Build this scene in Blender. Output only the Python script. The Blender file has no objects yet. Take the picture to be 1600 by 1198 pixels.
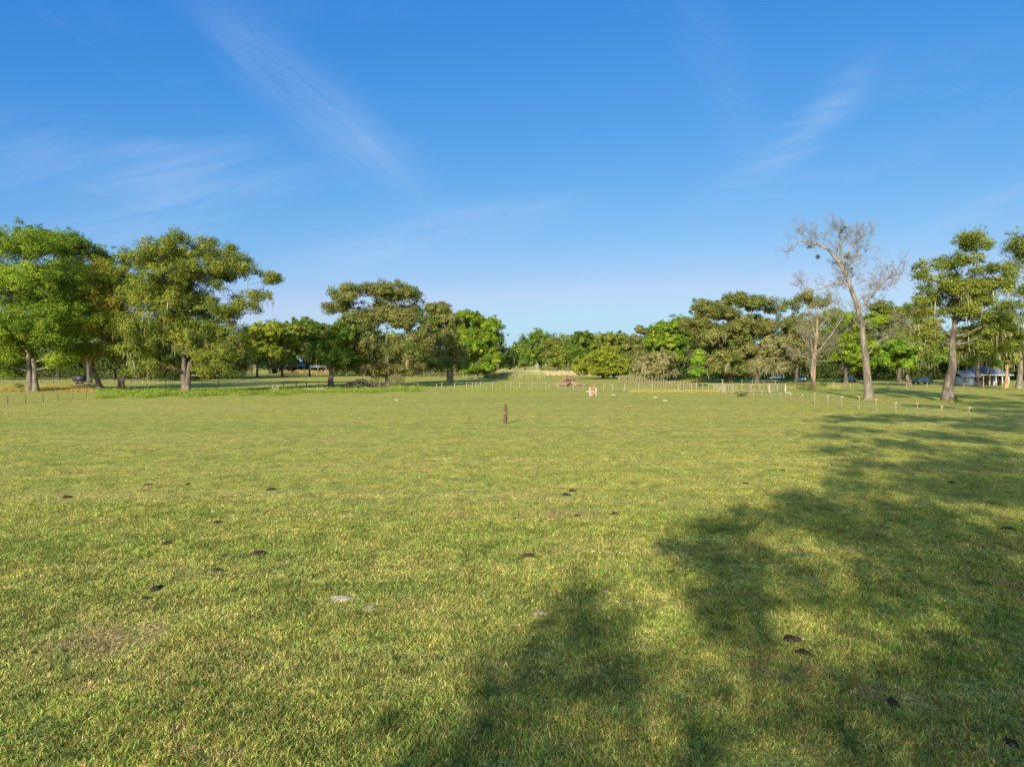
import bpy, math, random
import numpy as np
from mathutils import Vector

# ------------------------------------------------------------------ camera, sky, sun, exposure
S = bpy.context.scene
COL = S.collection
F = 1067.0            # focal length in pixels of the 1600 px wide frame
YH = 570.0            # horizon row
CH = 4.5              # camera height
PITCH = math.atan((599.0 - YH) / F)
SUN_EL = math.radians(22.0)
SHD = math.radians(18.0)        # heading of the shadows, to the right of straight ahead
EXPOSURE = 0.95

cam_d = bpy.data.cameras.new("camera"); cam = bpy.data.objects.new("camera", cam_d); COL.objects.link(cam)
cam.location = (0, 0, CH); cam.rotation_euler = (math.pi / 2 - PITCH, 0, 0)
cam_d.sensor_width = 36.0; cam_d.lens = F / 1600.0 * 36.0
cam_d.clip_start = 0.1; cam_d.clip_end = 12000
S.camera = cam
S.view_settings.view_transform = 'Standard'; S.view_settings.look = 'None'
S.view_settings.exposure = EXPOSURE; S.view_settings.gamma = 1.0
try: S.view_settings.use_curve_mapping = False
except Exception: pass

class NT:
    """tiny node-tree helper"""
    def __init__(self, nt): self.nt = nt; self.n = nt.nodes; self.l = nt.links
    def put(self, sock, v):
        if v is None: return
        if isinstance(v, bpy.types.NodeSocket): self.l.new(v, sock)
        elif isinstance(v, (tuple, list)):
            v = tuple(v)
            sock.default_value = v + (1.0,) if len(v) == 3 and sock.type == 'RGBA' else v
        else: sock.default_value = v
    def m(self, op, a, b=None, c=None, clamp=False):
        n = self.n.new('ShaderNodeMath'); n.operation = op; n.use_clamp = clamp
        for i, v in enumerate((a, b, c)): self.put(n.inputs[i], v)
        return n.outputs[0]
    def mix(self, f, a, b, mode='MIX'):
        n = self.n.new('ShaderNodeMix'); n.data_type = 'RGBA'; n.blend_type = mode
        self.put(n.inputs[0], f); self.put(n.inputs[6], a); self.put(n.inputs[7], b)
        return n.outputs[2]
    def noise(self, vec, scale, detail=3, rough=0.55, dist=0.0):
        n = self.n.new('ShaderNodeTexNoise'); self.put(n.inputs['Vector'], vec)
        n.inputs['Scale'].default_value = scale; n.inputs['Detail'].default_value = detail
        n.inputs['Roughness'].default_value = rough; n.inputs['Distortion'].default_value = dist
        return n.outputs['Fac']
    def smooth(self, v, lo, hi, a=0.0, b=1.0):
        n = self.n.new('ShaderNodeMapRange'); n.interpolation_type = 'SMOOTHSTEP'
        self.put(n.inputs[0], v); n.inputs[1].default_value = lo; n.inputs[2].default_value = hi
        n.inputs[3].default_value = a; n.inputs[4].default_value = b
        return n.outputs[0]
    def vmul(self, v, s, loc=(0, 0, 0), rot=(0, 0, 0)):
        n = self.n.new('ShaderNodeMapping'); self.put(n.inputs['Vector'], v)
        n.inputs['Location'].default_value = loc; n.inputs['Rotation'].default_value = rot; n.inputs['Scale'].default_value = s
        return n.outputs[0]
    def xyz(self, v):
        n = self.n.new('ShaderNodeSeparateXYZ'); self.put(n.inputs[0], v); return n.outputs
    def comb(self, x, y, z):
        n = self.n.new('ShaderNodeCombineXYZ'); self.put(n.inputs[0], x); self.put(n.inputs[1], y); self.put(n.inputs[2], z); return n.outputs[0]

W = bpy.data.worlds.new("World"); S.world = W; W.use_nodes = True
w = NT(W.node_tree)
for n in list(w.n): w.n.remove(n)
sky = w.n.new('ShaderNodeTexSky'); sky.sky_type = 'NISHITA'; sky.sun_disc = False
sky.sun_elevation = SUN_EL; sky.sun_rotation = math.pi + SHD
sky.altitude = 0; sky.air_density = 1.0; sky.dust_density = 0.4; sky.ozone_density = 3.0
tc = w.n.new('ShaderNodeTexCoord').outputs['Generated']
dx, dy, dz = w.xyz(tc)
front = w.smooth(dy, 0.05, 0.3)
u = w.m('DIVIDE', dx, w.m('MAXIMUM', dy, 0.05)); v = w.m('DIVIDE', dz, w.m('MAXIMUM', dy, 0.05))
# thin cirrus at fixed bearings in the sky
zc = w.m('MAXIMUM', dz, 0.06)
plane = w.comb(w.m('DIVIDE', dx, zc), w.m('DIVIDE', dy, zc), 0.0)
wispA = w.noise(w.vmul(plane, (1.0, 0.35, 1.0), rot=(0, 0, 0.5)), 1.6, 6, 0.6, 0.8)
wispB = w.noise(w.vmul(plane, (0.25, 1.1, 1.0), rot=(0, 0, -0.25)), 1.3, 6, 0.62, 0.6)
def streak(px, py, ang, L, Wd, amp, soft=None):
    """soft-edged cirrus band round a bearing; ang in degrees down-right"""
    cu, cv = (px - 800) / F, (YH - py) / F
    ca, sa = math.cos(math.radians(ang)), -math.sin(math.radians(ang))
    a = w.m('SUBTRACT', u, cu); b = w.m('SUBTRACT', v, cv)
    s = w.m('ADD', w.m('MULTIPLY', a, ca), w.m('MULTIPLY', b, sa))
    t = w.m('ADD', w.m('MULTIPLY', a, -sa), w.m('MULTIPLY', b, ca))
    s2 = w.m('POWER', w.m('ABSOLUTE', w.m('DIVIDE', s, L / F)), 2.0); t2 = w.m('POWER', w.m('ABSOLUTE', w.m('DIVIDE', t, Wd / F)), 2.0)
    return w.m('MULTIPLY', w.m('EXPONENT', w.m('MULTIPLY', w.m('ADD', s2, t2), -1.0)), amp)
uv = w.comb(u, v, 0.0)
fine = w.smooth(w.noise(w.vmul(w.vmul(uv, (1, 1, 1), rot=(0, 0, 0.74)), (1.3, 9.0, 1.0)), 3.0, 8, 0.62, 0.45), 0.12, 0.84)
fine2 = w.smooth(w.noise(w.vmul(w.vmul(uv, (1, 1, 1), rot=(0, 0, -0.22)), (1.2, 9.0, 1.0)), 3.0, 8, 0.62, 0.6), 0.16, 0.84)
def sumup(items):
    r = items[0]
    for k in items[1:]: r = w.m('ADD', r, k)
    return r
A = sumup([streak(495, 165, 41, 200, 40, 0.50), streak(575, 235, 43, 100, 36, 0.36), streak(390, 60, 50, 110, 40, 0.18), streak(1130, 130, 65, 150, 40, 0.22)])
B = sumup([streak(270, 265, -14, 120, 26, 0.42), streak(230, 235, -4, 60, 14, 0.25), streak(330, 305, -10, 170, 22, 0.28), streak(760, 345, -10, 110, 22, 0.42),
           streak(610, 390, -10, 170, 30, 0.3), streak(1275, 190, -45, 95, 26, 0.42), streak(1170, 270, -35, 90, 30, 0.16), streak(1540, 320, -22, 110, 14, 0.2), streak(60, 250, 8, 120, 60, 0.22), streak(150, 370, -6, 260, 36, 0.2)])
cir = w.m('ADD', w.m('MULTIPLY', w.m('MULTIPLY', A, fine), 0.46), w.m('MULTIPLY', w.m('MULTIPLY', B, fine2), 1.15))
gen = w.m('MULTIPLY', w.m('MULTIPLY', w.smooth(wispA, 0.5, 0.8), w.smooth(wispB, 0.4, 0.75)), 0.18)
cirf = w.m('MULTIPLY', w.m('ADD', w.m('MULTIPLY', cir, front), gen), 0.9, clamp=True)
sr = w.n.new('ShaderNodeSeparateColor'); w.l.new(sky.outputs[0], sr.inputs[0])
def resp(o, g, k, top, gl): return w.m('MULTIPLY', w.m('MINIMUM', w.m('MULTIPLY', w.m('POWER', o, g), k), top), w.smooth(w.m('MULTIPLY', dy, -1.0), -0.1, 0.9, 1.0, gl))   # brighter and warmer round the sun
cc_ = w.n.new('ShaderNodeCombineColor')        # colour response of the clear sky
for i_, (g_, k_, t__, gl_) in enumerate([(1.654, 0.227, 2.85, 8.0), (0.783, 0.855, 4.3, 4.6), (0.342, 2.63, 5.4, 2.6)]): w.l.new(resp(sr.outputs[i_], g_, k_, t__, gl_), cc_.inputs[i_])
skyc = cc_.outputs[0]
col = w.mix(cirf, skyc, (3.6, 4.3, 5.6))
bg = w.n.new('ShaderNodeBackground'); bg.inputs['Strength'].default_value = 0.09
w.l.new(col, bg.inputs['Color'])
wo = w.n.new('ShaderNodeOutputWorld'); w.l.new(bg.outputs[0], wo.inputs['Surface'])

sl = bpy.data.lights.new("sun", 'SUN'); sl.energy = 5.0; sl.angle = math.radians(0.5); sl.color = (1.0, 0.90, 0.72)
so = bpy.data.objects.new("sun", sl); COL.objects.link(so)
to_sun = Vector((-math.sin(SHD) * math.cos(SUN_EL), -math.cos(SHD) * math.cos(SUN_EL), math.sin(SUN_EL)))
so.rotation_euler = to_sun.to_track_quat('Z', 'Y').to_euler(); so.location = (-20, -60, 40)
SHX, SHY = math.sin(SHD), math.cos(SHD)

# ------------------------------------------------------------------ helpers
def G(px, py):
    """ground point seen at pixel (px, py) of the 1600 px frame"""
    x, y, z = (px - 800) / F, 1.0, (599 - py) / F
    c, s = math.cos(PITCH), math.sin(PITCH)
    Y, Z = y * c + z * s, -y * s + z * c
    t = -CH / Z
    return np.array([x * t, Y * t, 0.0])

def mesh_np(name, V, quads=None, tris=None, col=None, smooth=False):
    V = np.asarray(V, np.float32).reshape(-1, 3)
    q = np.zeros((0, 4), np.int32) if quads is None or len(quads) == 0 else np.asarray(quads, np.int32).reshape(-1, 4)
    t = np.zeros((0, 3), np.int32) if tris is None or len(tris) == 0 else np.asarray(tris, np.int32).reshape(-1, 3)
    me = bpy.data.meshes.new(name)
    me.vertices.add(len(V)); me.vertices.foreach_set('co', V.ravel())
    nl = q.size + t.size
    me.loops.add(nl); me.loops.foreach_set('vertex_index', np.concatenate([q.ravel(), t.ravel()]).astype(np.int32))
    npoly = len(q) + len(t); me.polygons.add(npoly)
    st = np.concatenate([np.arange(len(q)) * 4, q.size + np.arange(len(t)) * 3]).astype(np.int32)
    me.polygons.foreach_set('loop_start', st)
    if smooth: me.polygons.foreach_set('use_smooth', np.ones(npoly, bool))
    me.update(calc_edges=True)
    if col is not None:
        a = me.color_attributes.new('tint', 'FLOAT_COLOR', 'POINT')
        c = np.ones((len(V), 4), np.float32); c[:, :3] = col
        a.data.foreach_set('color', c.ravel())
    return me

def link(name, me, mat, parent=None):
    o = bpy.data.objects.new(name, me); COL.objects.link(o)
    if mat is not None and me is not None: me.materials.append(mat)
    if parent is not None: o.parent = parent
    return o

def tag(o, label=None, cat=None, group=None, kind=None):
    if label: o['label'] = label
    if cat: o['category'] = cat
    if group: o['group'] = group
    if kind: o['kind'] = kind
    return o

def empty(name, loc, label, cat, group=None, rz=0.0):
    o = bpy.data.objects.new(name, None); COL.objects.link(o); o.location = tuple(loc); o.rotation_euler = (0, 0, rz)
    o.empty_display_size = 0.3
    return tag(o, label, cat, group)

class MB:
    """collects tubes, boxes and quads into one mesh"""
    def __init__(self): self.V = []; self.Q = []; self.T = []; self.n = 0
    def add(self, V, Q=None, T=None):
        V = np.asarray(V, float)
        self.V.append(V)
        if Q is not None and len(Q): self.Q.append(np.asarray(Q, int) + self.n)
        if T is not None and len(T): self.T.append(np.asarray(T, int) + self.n)
        self.n += len(V)
    def box(self, lo, hi, rz=0.0, at=(0, 0, 0), jit=0.0, rng=None):
        lo, hi = np.array(lo, float), np.array(hi, float)
        V = np.array([[lo[0], lo[1], lo[2]], [hi[0], lo[1], lo[2]], [hi[0], hi[1], lo[2]], [lo[0], hi[1], lo[2]],
                      [lo[0], lo[1], hi[2]], [hi[0], lo[1], hi[2]], [hi[0], hi[1], hi[2]], [lo[0], hi[1], hi[2]]])
        if jit: V += rng.normal(0, jit, V.shape)
        c, s = math.cos(rz), math.sin(rz)
        V = V @ np.array([[c, s, 0], [-s, c, 0], [0, 0, 1]]) + np.array(at)
        self.add(V, [[0, 3, 2, 1], [4, 5, 6, 7], [0, 1, 5, 4], [1, 2, 6, 5], [2, 3, 7, 6], [3, 0, 4, 7]])
    def tube(self, P, R, sides=6, cap=True):
        P = np.asarray(P, float); n = len(P); R = np.broadcast_to(np.asarray(R, float), (n,))
        T = np.gradient(P, axis=0); T /= np.linalg.norm(T, axis=1, keepdims=True) + 1e-9
        ref = np.array([0.31, 0.87, 0.38]); 
        if abs(T[0] @ ref) > 0.9: ref = np.array([1.0, 0, 0])
        A = np.cross(T, ref); A /= np.linalg.norm(A, axis=1, keepdims=True) + 1e-9
        B = np.cross(T, A)
        an = np.linspace(0, 2 * math.pi, sides, endpoint=False)
        V = P[:, None, :] + R[:, None, None] * (np.cos(an)[None, :, None] * A[:, None, :] + np.sin(an)[None, :, None] * B[:, None, :])
        V = V.reshape(-1, 3)
        i = np.arange(n - 1)[:, None] * sides; j = np.arange(sides)[None, :]; k = (j + 1) % sides
        Q = np.stack([i + j, i + k, i + sides + k, i + sides + j], -1).reshape(-1, 4)
        T3 = None
        if cap:
            V = np.vstack([V, P[-1:] + T[-1:] * R[-1] * 0.3]); c = len(V) - 1
            T3 = [[(n - 1) * sides + a, (n - 1) * sides + (a + 1) % sides, c] for a in range(sides)]
        self.add(V, Q, T3)
    def mesh(self, name, smooth=False, col=None):
        V = np.vstack(self.V); Q = np.vstack(self.Q) if self.Q else None; T = np.vstack(self.T) if self.T else None
        return mesh_np(name, V, Q, T, col, smooth)
    def build(self, name, mat, parent=None, smooth=False):
        return link(name, self.mesh(name, smooth), mat, parent)

def new_mat(name):
    m = bpy.data.materials.new(name); m.use_nodes = True
    t = NT(m.node_tree)
    for n in list(t.n): t.n.remove(n)
    out = t.n.new('ShaderNodeOutputMaterial')
    return m, t, out

def plain(name, c1, c2, scale=6.0, rough=0.8, metal=0.0, bump=0.2, stretch=(1, 1, 1)):
    m, t, out = new_mat(name)
    tcn = t.n.new('ShaderNodeTexCoord').outputs['Object']
    nz = t.noise(t.vmul(tcn, stretch), scale, 5, 0.6)
    p = t.n.new('ShaderNodeBsdfPrincipled')
    t.put(p.inputs['Base Color'], t.mix(t.smooth(nz, 0.3, 0.7), c1, c2))
    p.inputs['Specular IOR Level'].default_value = 0.06 if rough > 0.82 else 0.4; p.inputs['Roughness'].default_value = rough; p.inputs['Metallic'].default_value = metal
    if bump:
        b = t.n.new('ShaderNodeBump'); b.inputs['Strength'].default_value = bump; b.inputs['Distance'].default_value = 0.03
        t.l.new(nz, b.inputs['Height']); t.l.new(b.outputs[0], p.inputs['Normal'])
    t.l.new(p.outputs[0], out.inputs[0]); return m

def bark(name, c1, c2, sc=2.2):
    m, t, out = new_mat(name)
    g = t.n.new('ShaderNodeNewGeometry').outputs['Position']
    nz = t.noise(t.vmul(g, (1, 1, 0.28)), sc, 6, 0.7, 0.4)
    bl = t.noise(g, 0.7, 3, 0.6)
    c = t.mix(t.smooth(nz, 0.38, 0.66), c1, c2)
    c = t.mix(t.smooth(bl, 0.5, 0.72, 0, 0.6), c, tuple(0.5 * (a + b) * 1.35 for a, b in zip(c1, c2)))
    p = t.n.new('ShaderNodeBsdfPrincipled'); t.put(p.inputs['Base Color'], c); p.inputs['Roughness'].default_value = 0.95
    b = t.n.new('ShaderNodeBump'); b.inputs['Strength'].default_value = 0.7; b.inputs['Distance'].default_value = 0.08
    t.l.new(nz, b.inputs['Height']); t.l.new(b.outputs[0], p.inputs['Normal'])
    t.l.new(p.outputs[0], out.inputs[0]); return m

def leafy(name, trans=0.35, gloss=0.0):
    """reads the per-leaf tint; thin leaves pass some light"""
    m, t, out = new_mat(name)
    a = t.n.new('ShaderNodeAttribute'); a.attribute_name = 'tint'
    d = t.n.new('ShaderNodeBsdfDiffuse'); t.l.new(a.outputs['Color'], d.inputs['Color'])
    tr = t.n.new('ShaderNodeBsdfTranslucent'); t.put(tr.inputs['Color'], t.mix(1.0, a.outputs['Color'], (1.1, 1.15, 0.6), 'MULTIPLY'))
    mx = t.n.new('ShaderNodeMixShader'); mx.inputs[0].default_value = trans
    t.l.new(d.outputs[0], mx.inputs[1]); t.l.new(tr.outputs[0], mx.inputs[2])
    last = mx
    if gloss:
        g = t.n.new('ShaderNodeBsdfGlossy'); g.inputs['Roughness'].default_value = 0.45; g.inputs['Color'].default_value = (1, 1, 1, 1)
        m2 = t.n.new('ShaderNodeMixShader'); m2.inputs[0].default_value = gloss
        t.l.new(mx.outputs[0], m2.inputs[1]); t.l.new(g.outputs[0], m2.inputs[2]); last = m2
    t.l.new(last.outputs[0], out.inputs[0]); return m

# pasture colour, shared by the soil sheet and the blades that grow on it
PATCH = []          # (x, y, rx, ry, strength) thin dry spots
for px, py, wpx, hpx, s in [(150, 1000, 110, 40, 1.0), (235, 985, 40, 25, .8), (880, 802, 100, 12, .8), (1080, 790, 60, 12, .6), (120, 770, 90, 20, .5), (1130, 745, 90, 14, .55),
                            (640, 945, 60, 25, .6), (370, 1180, 60, 25, .7), (100, 820, 80, 22, .45), (720, 960, 70, 25, .5), (1560, 800, 60, 18, .6), (1320, 1160, 60, 25, .6), (280, 720, 120, 10, .35)]:
    c = G(px, py); PATCH.append((c[0], c[1], wpx * c[1] / F, (G(px, py - hpx)[1] - G(px, py + hpx)[1]) / 2, s))
def grass_colour(t):
    P = t.n.new('ShaderNodeNewGeometry').outputs['Position']
    x, y, z = t.xyz(P)
    big = t.noise(P, 0.045, 4, 0.6); mid = t.noise(P, 0.33, 4, 0.6, 0.3); small = t.noise(P, 2.1, 4, 0.65); tiny = t.noise(P, 13.0, 3, 0.7)
    mow = t.noise(t.vmul(P, (0.035, 0.42, 1), rot=(0, 0, 0.10)), 1.0, 4, 0.6, 0.6)
    green, lime, tan, brown, deep = (0.235, 0.275, 0.055), (0.335, 0.325, 0.072), (0.42, 0.33, 0.145), (0.25, 0.155, 0.085), (0.15, 0.20, 0.048)
    c = t.mix(t.smooth(mid, 0.36, 0.66), green, lime)
    c = t.mix(t.smooth(big, 0.42, 0.62, 0.0, 0.55), c, (0.30, 0.315, 0.062))
    c = t.mix(t.smooth(mow, 0.45, 0.66, 0.0, 0.5), c, (0.385, 0.345, 0.105))
    c = t.mix(t.smooth(small, 0.55, 0.75, 0.0, 0.55), c, tan)
    c = t.mix(t.smooth(small, 0.44, 0.28, 0.0, 0.65), c, deep)
    c = t.mix(t.smooth(t.m('ADD', t.m('MULTIPLY', mid, 0.6), t.m('MULTIPLY', small, 0.4)), 0.565, 0.67, 0.0, 0.65), c, brown)
    far = t.noise(t.vmul(P, (0.010, 0.11, 1), rot=(0, 0, -0.06)), 1.0, 4, 0.65, 0.8)
    c = t.mix(t.smooth(far, 0.52, 0.70, 0.0, 0.40), c, (0.40, 0.36, 0.12)); c = t.mix(t.smooth(far, 0.46, 0.30, 0.0, 0.35), c, (0.19, 0.245, 0.05))
    mot = t.m('ADD', t.m('MULTIPLY', t.noise(P, 1.05, 4, 0.65, 0.4), 0.5), t.m('MULTIPLY', t.noise(P, 4.2, 4, 0.7), 0.5))
    c = t.mix(1.0, c, t.mix(t.smooth(mot, 0.36, 0.62), (0.62, 0.64, 0.66), (1.22, 1.18, 1.15)), 'MULTIPLY')
    rust = t.smooth(t.noise(P, 7.5, 3, 0.7), 0.60, 0.73, 0.0, 0.65); c = t.mix(rust, c, (0.28, 0.155, 0.085))
    acc = None
    for (a, b, rx, ry, s) in PATCH:
        e = t.m('ADD', t.m('POWER', t.m('ABSOLUTE', t.m('DIVIDE', t.m('SUBTRACT', x, a), rx)), 2.0), t.m('POWER', t.m('ABSOLUTE', t.m('DIVIDE', t.m('SUBTRACT', y, b), ry)), 2.0))
        e = t.m('MULTIPLY', t.m('EXPONENT', t.m('MULTIPLY', e, -1.0)), s)
        acc = e if acc is None else t.m('MAXIMUM', acc, e)
    pm = t.m('MULTIPLY', t.smooth(t.m('ADD', t.m('MULTIPLY', acc, 0.75), t.m('MULTIPLY', t.m('SUBTRACT', t.m('ADD', t.m('MULTIPLY', small, 0.6), t.m('MULTIPLY', tiny, 0.4)), 0.5), 2.6)), 0.32, 0.8, 0.0, 0.8), t.smooth(acc, 0.02, 0.25))
    c = t.mix(pm, c, t.mix(t.smooth(tiny, 0.4, 0.6), (0.19, 0.12, 0.065), (0.36, 0.25, 0.12)))
    c = t.mix(1.0, c, (0.975, 1.0, 1.14), 'MULTIPLY')
    return c, tiny, small, P

mg, t, out = new_mat("pasture_soil")
c, tiny, small, P = grass_colour(t)
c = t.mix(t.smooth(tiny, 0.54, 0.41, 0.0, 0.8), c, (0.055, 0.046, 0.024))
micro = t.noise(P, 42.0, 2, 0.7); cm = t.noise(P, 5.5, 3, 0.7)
c = t.mix(t.smooth(micro, 0.56, 0.36, 0.0, 0.75), c, (0.060, 0.052, 0.026))  # dark flecks put the shadows between tussocks into the soil colour
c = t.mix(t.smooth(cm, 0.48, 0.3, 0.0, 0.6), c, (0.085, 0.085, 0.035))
c = t.mix(1.0, c, (1.60, 1.54, 1.28), 'MULTIPLY')
p = t.n.new('ShaderNodeBsdfPrincipled'); p.inputs['Roughness'].default_value = 1.0; p.inputs['Specular IOR Level'].default_value = 0.0
t.put(p.inputs['Base Color'], c)
b = t.n.new('ShaderNodeBump'); b.inputs['Strength'].default_value = 0.9; b.inputs['Distance'].default_value = 0.06
t.put(b.inputs['Height'], t.m('ADD', t.m('ADD', t.m('MULTIPLY', tiny, 0.6), small), t.m('MULTIPLY', micro, 0.35))); t.l.new(b.outputs[0], p.inputs['Normal'])
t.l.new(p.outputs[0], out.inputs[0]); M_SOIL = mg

mb_, t, out = new_mat("pasture_blades")
c, tiny, small, P = grass_colour(t)
a = t.n.new('ShaderNodeAttribute'); a.attribute_name = 'tint'
c = t.mix(1.0, c, a.outputs['Color'], 'MULTIPLY')
d = t.n.new('ShaderNodeBsdfDiffuse'); t.put(d.inputs['Color'], c)
tr = t.n.new('ShaderNodeBsdfTranslucent'); t.put(tr.inputs['Color'], c)
mx = t.n.new('ShaderNodeMixShader'); mx.inputs[0].default_value = 0.3
t.l.new(d.outputs[0], mx.inputs[1]); t.l.new(tr.outputs[0], mx.inputs[2])
t.l.new(mx.outputs[0], out.inputs[0]); M_BLADE = mb_

M_LEAF = leafy("oak_leaves", 0.40)
M_WEED = leafy("weed_leaves", 0.35)
M_MOSS = leafy("hanging_moss", 0.2)
M_BARK = bark("oak_bark", (0.045, 0.036, 0.027), (0.155, 0.126, 0.09))
M_BARK_PALE = bark("pale_bark", (0.07, 0.058, 0.043), (0.19, 0.16, 0.12))
M_TWIG = bark("grey_twigs", (0.11, 0.098, 0.08), (0.23, 0.205, 0.165))
M_BARK_DARK = bark("dark_bark", (0.035, 0.028, 0.022), (0.11, 0.09, 0.065))
M_BARK_TAN = bark("tan_bark", (0.16, 0.10, 0.05), (0.32, 0.21, 0.11))
M_WOOD_PALE = plain("weathered_pale_wood", (0.145, 0.122, 0.080), (0.27, 0.23, 0.155), 3, 0.85, stretch=(4, 4, 1))
M_WOOD_DARK = plain("old_dark_wood", (0.045, 0.038, 0.03), (0.12, 0.10, 0.075), 3, 0.9, stretch=(4, 4, 1))
M_WOOD_BROWN = plain("brown_post_wood", (0.040, 0.026, 0.016), (0.125, 0.082, 0.048), 5, 0.9, bump=0.6, stretch=(5, 5, 0.8))
M_WOOD_RED = plain("red_brown_timber", (0.20, 0.105, 0.065), (0.38, 0.27, 0.18), 1.2, 0.9)
M_WIRE = plain("galvanised_wire", (0.25, 0.25, 0.24), (0.4, 0.4, 0.38), 4, 0.5, 0.6, 0)
M_WHITE = plain("white_paint", (0.34, 0.32, 0.28), (0.44, 0.42, 0.37), 5, 0.6, bump=0.05)
M_YELLOW = plain("yellow_plastic", (0.33, 0.27, 0.07), (0.42, 0.35, 0.12), 5, 0.5, bump=0)
M_RED = plain("faded_red_paint", (0.28, 0.07, 0.055), (0.36, 0.12, 0.09), 5, 0.6, bump=0.1)
M_DUNG = plain("dark_dung", (0.018, 0.014, 0.010), (0.06, 0.045, 0.03), 14, 0.9, bump=0.9)
M_SAND = plain("pale_sand", (0.27, 0.225, 0.14), (0.46, 0.39, 0.265), 12, 1.0, bump=0.8)
M_SAND_PINK = plain("pink_sand", (0.22, 0.15, 0.11), (0.36, 0.27, 0.21), 12, 1.0, bump=0.8)
M_EARTH = plain("dug_earth", (0.016, 0.011, 0.008), (0.055, 0.036, 0.024), 10, 1.0, bump=0.9)
M_ROOF = plain("blue_grey_metal_roof", (0.075, 0.09, 0.13), (0.13, 0.15, 0.20), 0.8, 0.6, 0.1, 0.05, stretch=(6, 0.5, 1))
M_ROOF_DARK = plain("dark_blue_roof", (0.04, 0.055, 0.07), (0.08, 0.10, 0.12), 0.8, 0.8, 0.0, 0.05)
M_WALL_DARK = plain("dark_board_wall", (0.03, 0.024, 0.02), (0.07, 0.055, 0.045), 2, 0.9)
M_WALL_BLUE = plain("blue_grey_wall", (0.22, 0.29, 0.36), (0.30, 0.38, 0.45), 1.5, 0.8)
M_GLASS = plain("dark_glass", (0.015, 0.018, 0.022), (0.03, 0.035, 0.04), 2, 0.12, 0, 0)
M_RUBBER = plain("tyre_rubber", (0.012, 0.012, 0.012), (0.03, 0.03, 0.03), 6, 0.9, 0, 0)
M_CAR_WHITE = plain("white_car_paint", (0.62, 0.65, 0.70), (0.72, 0.74, 0.78), 1, 0.25, 0, 0)
M_CAR_BLUE = plain("dark_teal_paint", (0.012, 0.04, 0.055), (0.02, 0.06, 0.08), 1, 0.3, 0, 0)
M_CAR_GREY = plain("grey_car_paint", (0.24, 0.25, 0.28), (0.32, 0.33, 0.36), 1, 0.3, 0.3, 0)
M_TARP = plain("black_tarp", (0.010, 0.010, 0.014), (0.03, 0.028, 0.04), 2, 0.5, 0, 0.3)
M_STEEL = plain("pale_gate_steel", (0.22, 0.19, 0.14), (0.33, 0.29, 0.21), 3, 0.5, 0.2, 0)

# ------------------------------------------------------------------ ground and grass
gv = []
gs = np.array([-3000, -1200, -500, -250, -120, -60, -30, 0, 30, 60, 120, 250, 500, 1200, 3000.0])
gy = np.array([-600, -200, -80, -30, 0, 10, 20, 40, 80, 140, 220, 400, 800, 2000, 6000.0])
X, Yg = np.meshgrid(gs, gy); V = np.stack([X.ravel(), Yg.ravel(), np.zeros(X.size)], -1)
n = len(gs); q = [[j * n + i, j * n + i + 1, (j + 1) * n + i + 1, (j + 1) * n + i] for j in range(len(gy) - 1) for i in range(n - 1)]
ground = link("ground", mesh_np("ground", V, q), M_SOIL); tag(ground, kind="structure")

def blades(rng, xy, L, Wd, lean, tint, bend=True, z0=-0.005):
    """one bent, tapering blade per row"""
    n = len(xy); az = rng.uniform(0, 2 * math.pi, n); fc = rng.uniform(0, 2 * math.pi, n)
    le = lean * rng.uniform(0.3, 1.2, n)
    dirx, diry = np.cos(az), np.sin(az)
    wx, wy = np.cos(fc) * Wd / 2, np.sin(fc) * Wd / 2
    base = np.stack([xy[:, 0], xy[:, 1], np.full(n, z0)], -1)
    side = np.stack([wx, wy, np.zeros(n)], -1)
    mid = base + np.stack([dirx * L * le * 0.35, diry * L * le * 0.35, L * 0.55], -1)
    tip = base + np.stack([dirx * L * le, diry * L * le, L * (1.0 - 0.35 * le)], -1)
    if bend:
        V = np.stack([base - side, base + side, mid + side * 0.8, mid - side * 0.8, tip], 1).reshape(-1, 3)
        i = np.arange(n)[:, None] * 5
        Q = i + np.array([[0, 1, 2, 3]]); T = i + np.array([[3, 2, 4]]); k = 5
    else:
        V = np.stack([base - side, base + side, tip], 1).reshape(-1, 3)
        Q = None; T = np.arange(n)[:, None] * 3 + np.array([[0, 1, 2]]); k = 3
    return V, Q, T, np.repeat(tint, k, 0)

def vnoise(xy, scale, seed):
    """cheap value noise for clumping"""
    r = np.random.default_rng(seed); g = r.random((128, 128))
    p = xy * scale; i = np.floor(p).astype(int); f = p - i; f = f * f * (3 - 2 * f)
    a = g[i[:, 0] % 128, i[:, 1] % 128]; b = g[(i[:, 0] + 1) % 128, i[:, 1] % 128]
    c = g[i[:, 0] % 128, (i[:, 1] + 1) % 128]; d = g[(i[:, 0] + 1) % 128, (i[:, 1] + 1) % 128]
    return (a * (1 - f[:, 0]) + b * f[:, 0]) * (1 - f[:, 1]) + (c * (1 - f[:, 0]) + d * f[:, 0]) * f[:, 1]

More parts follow.
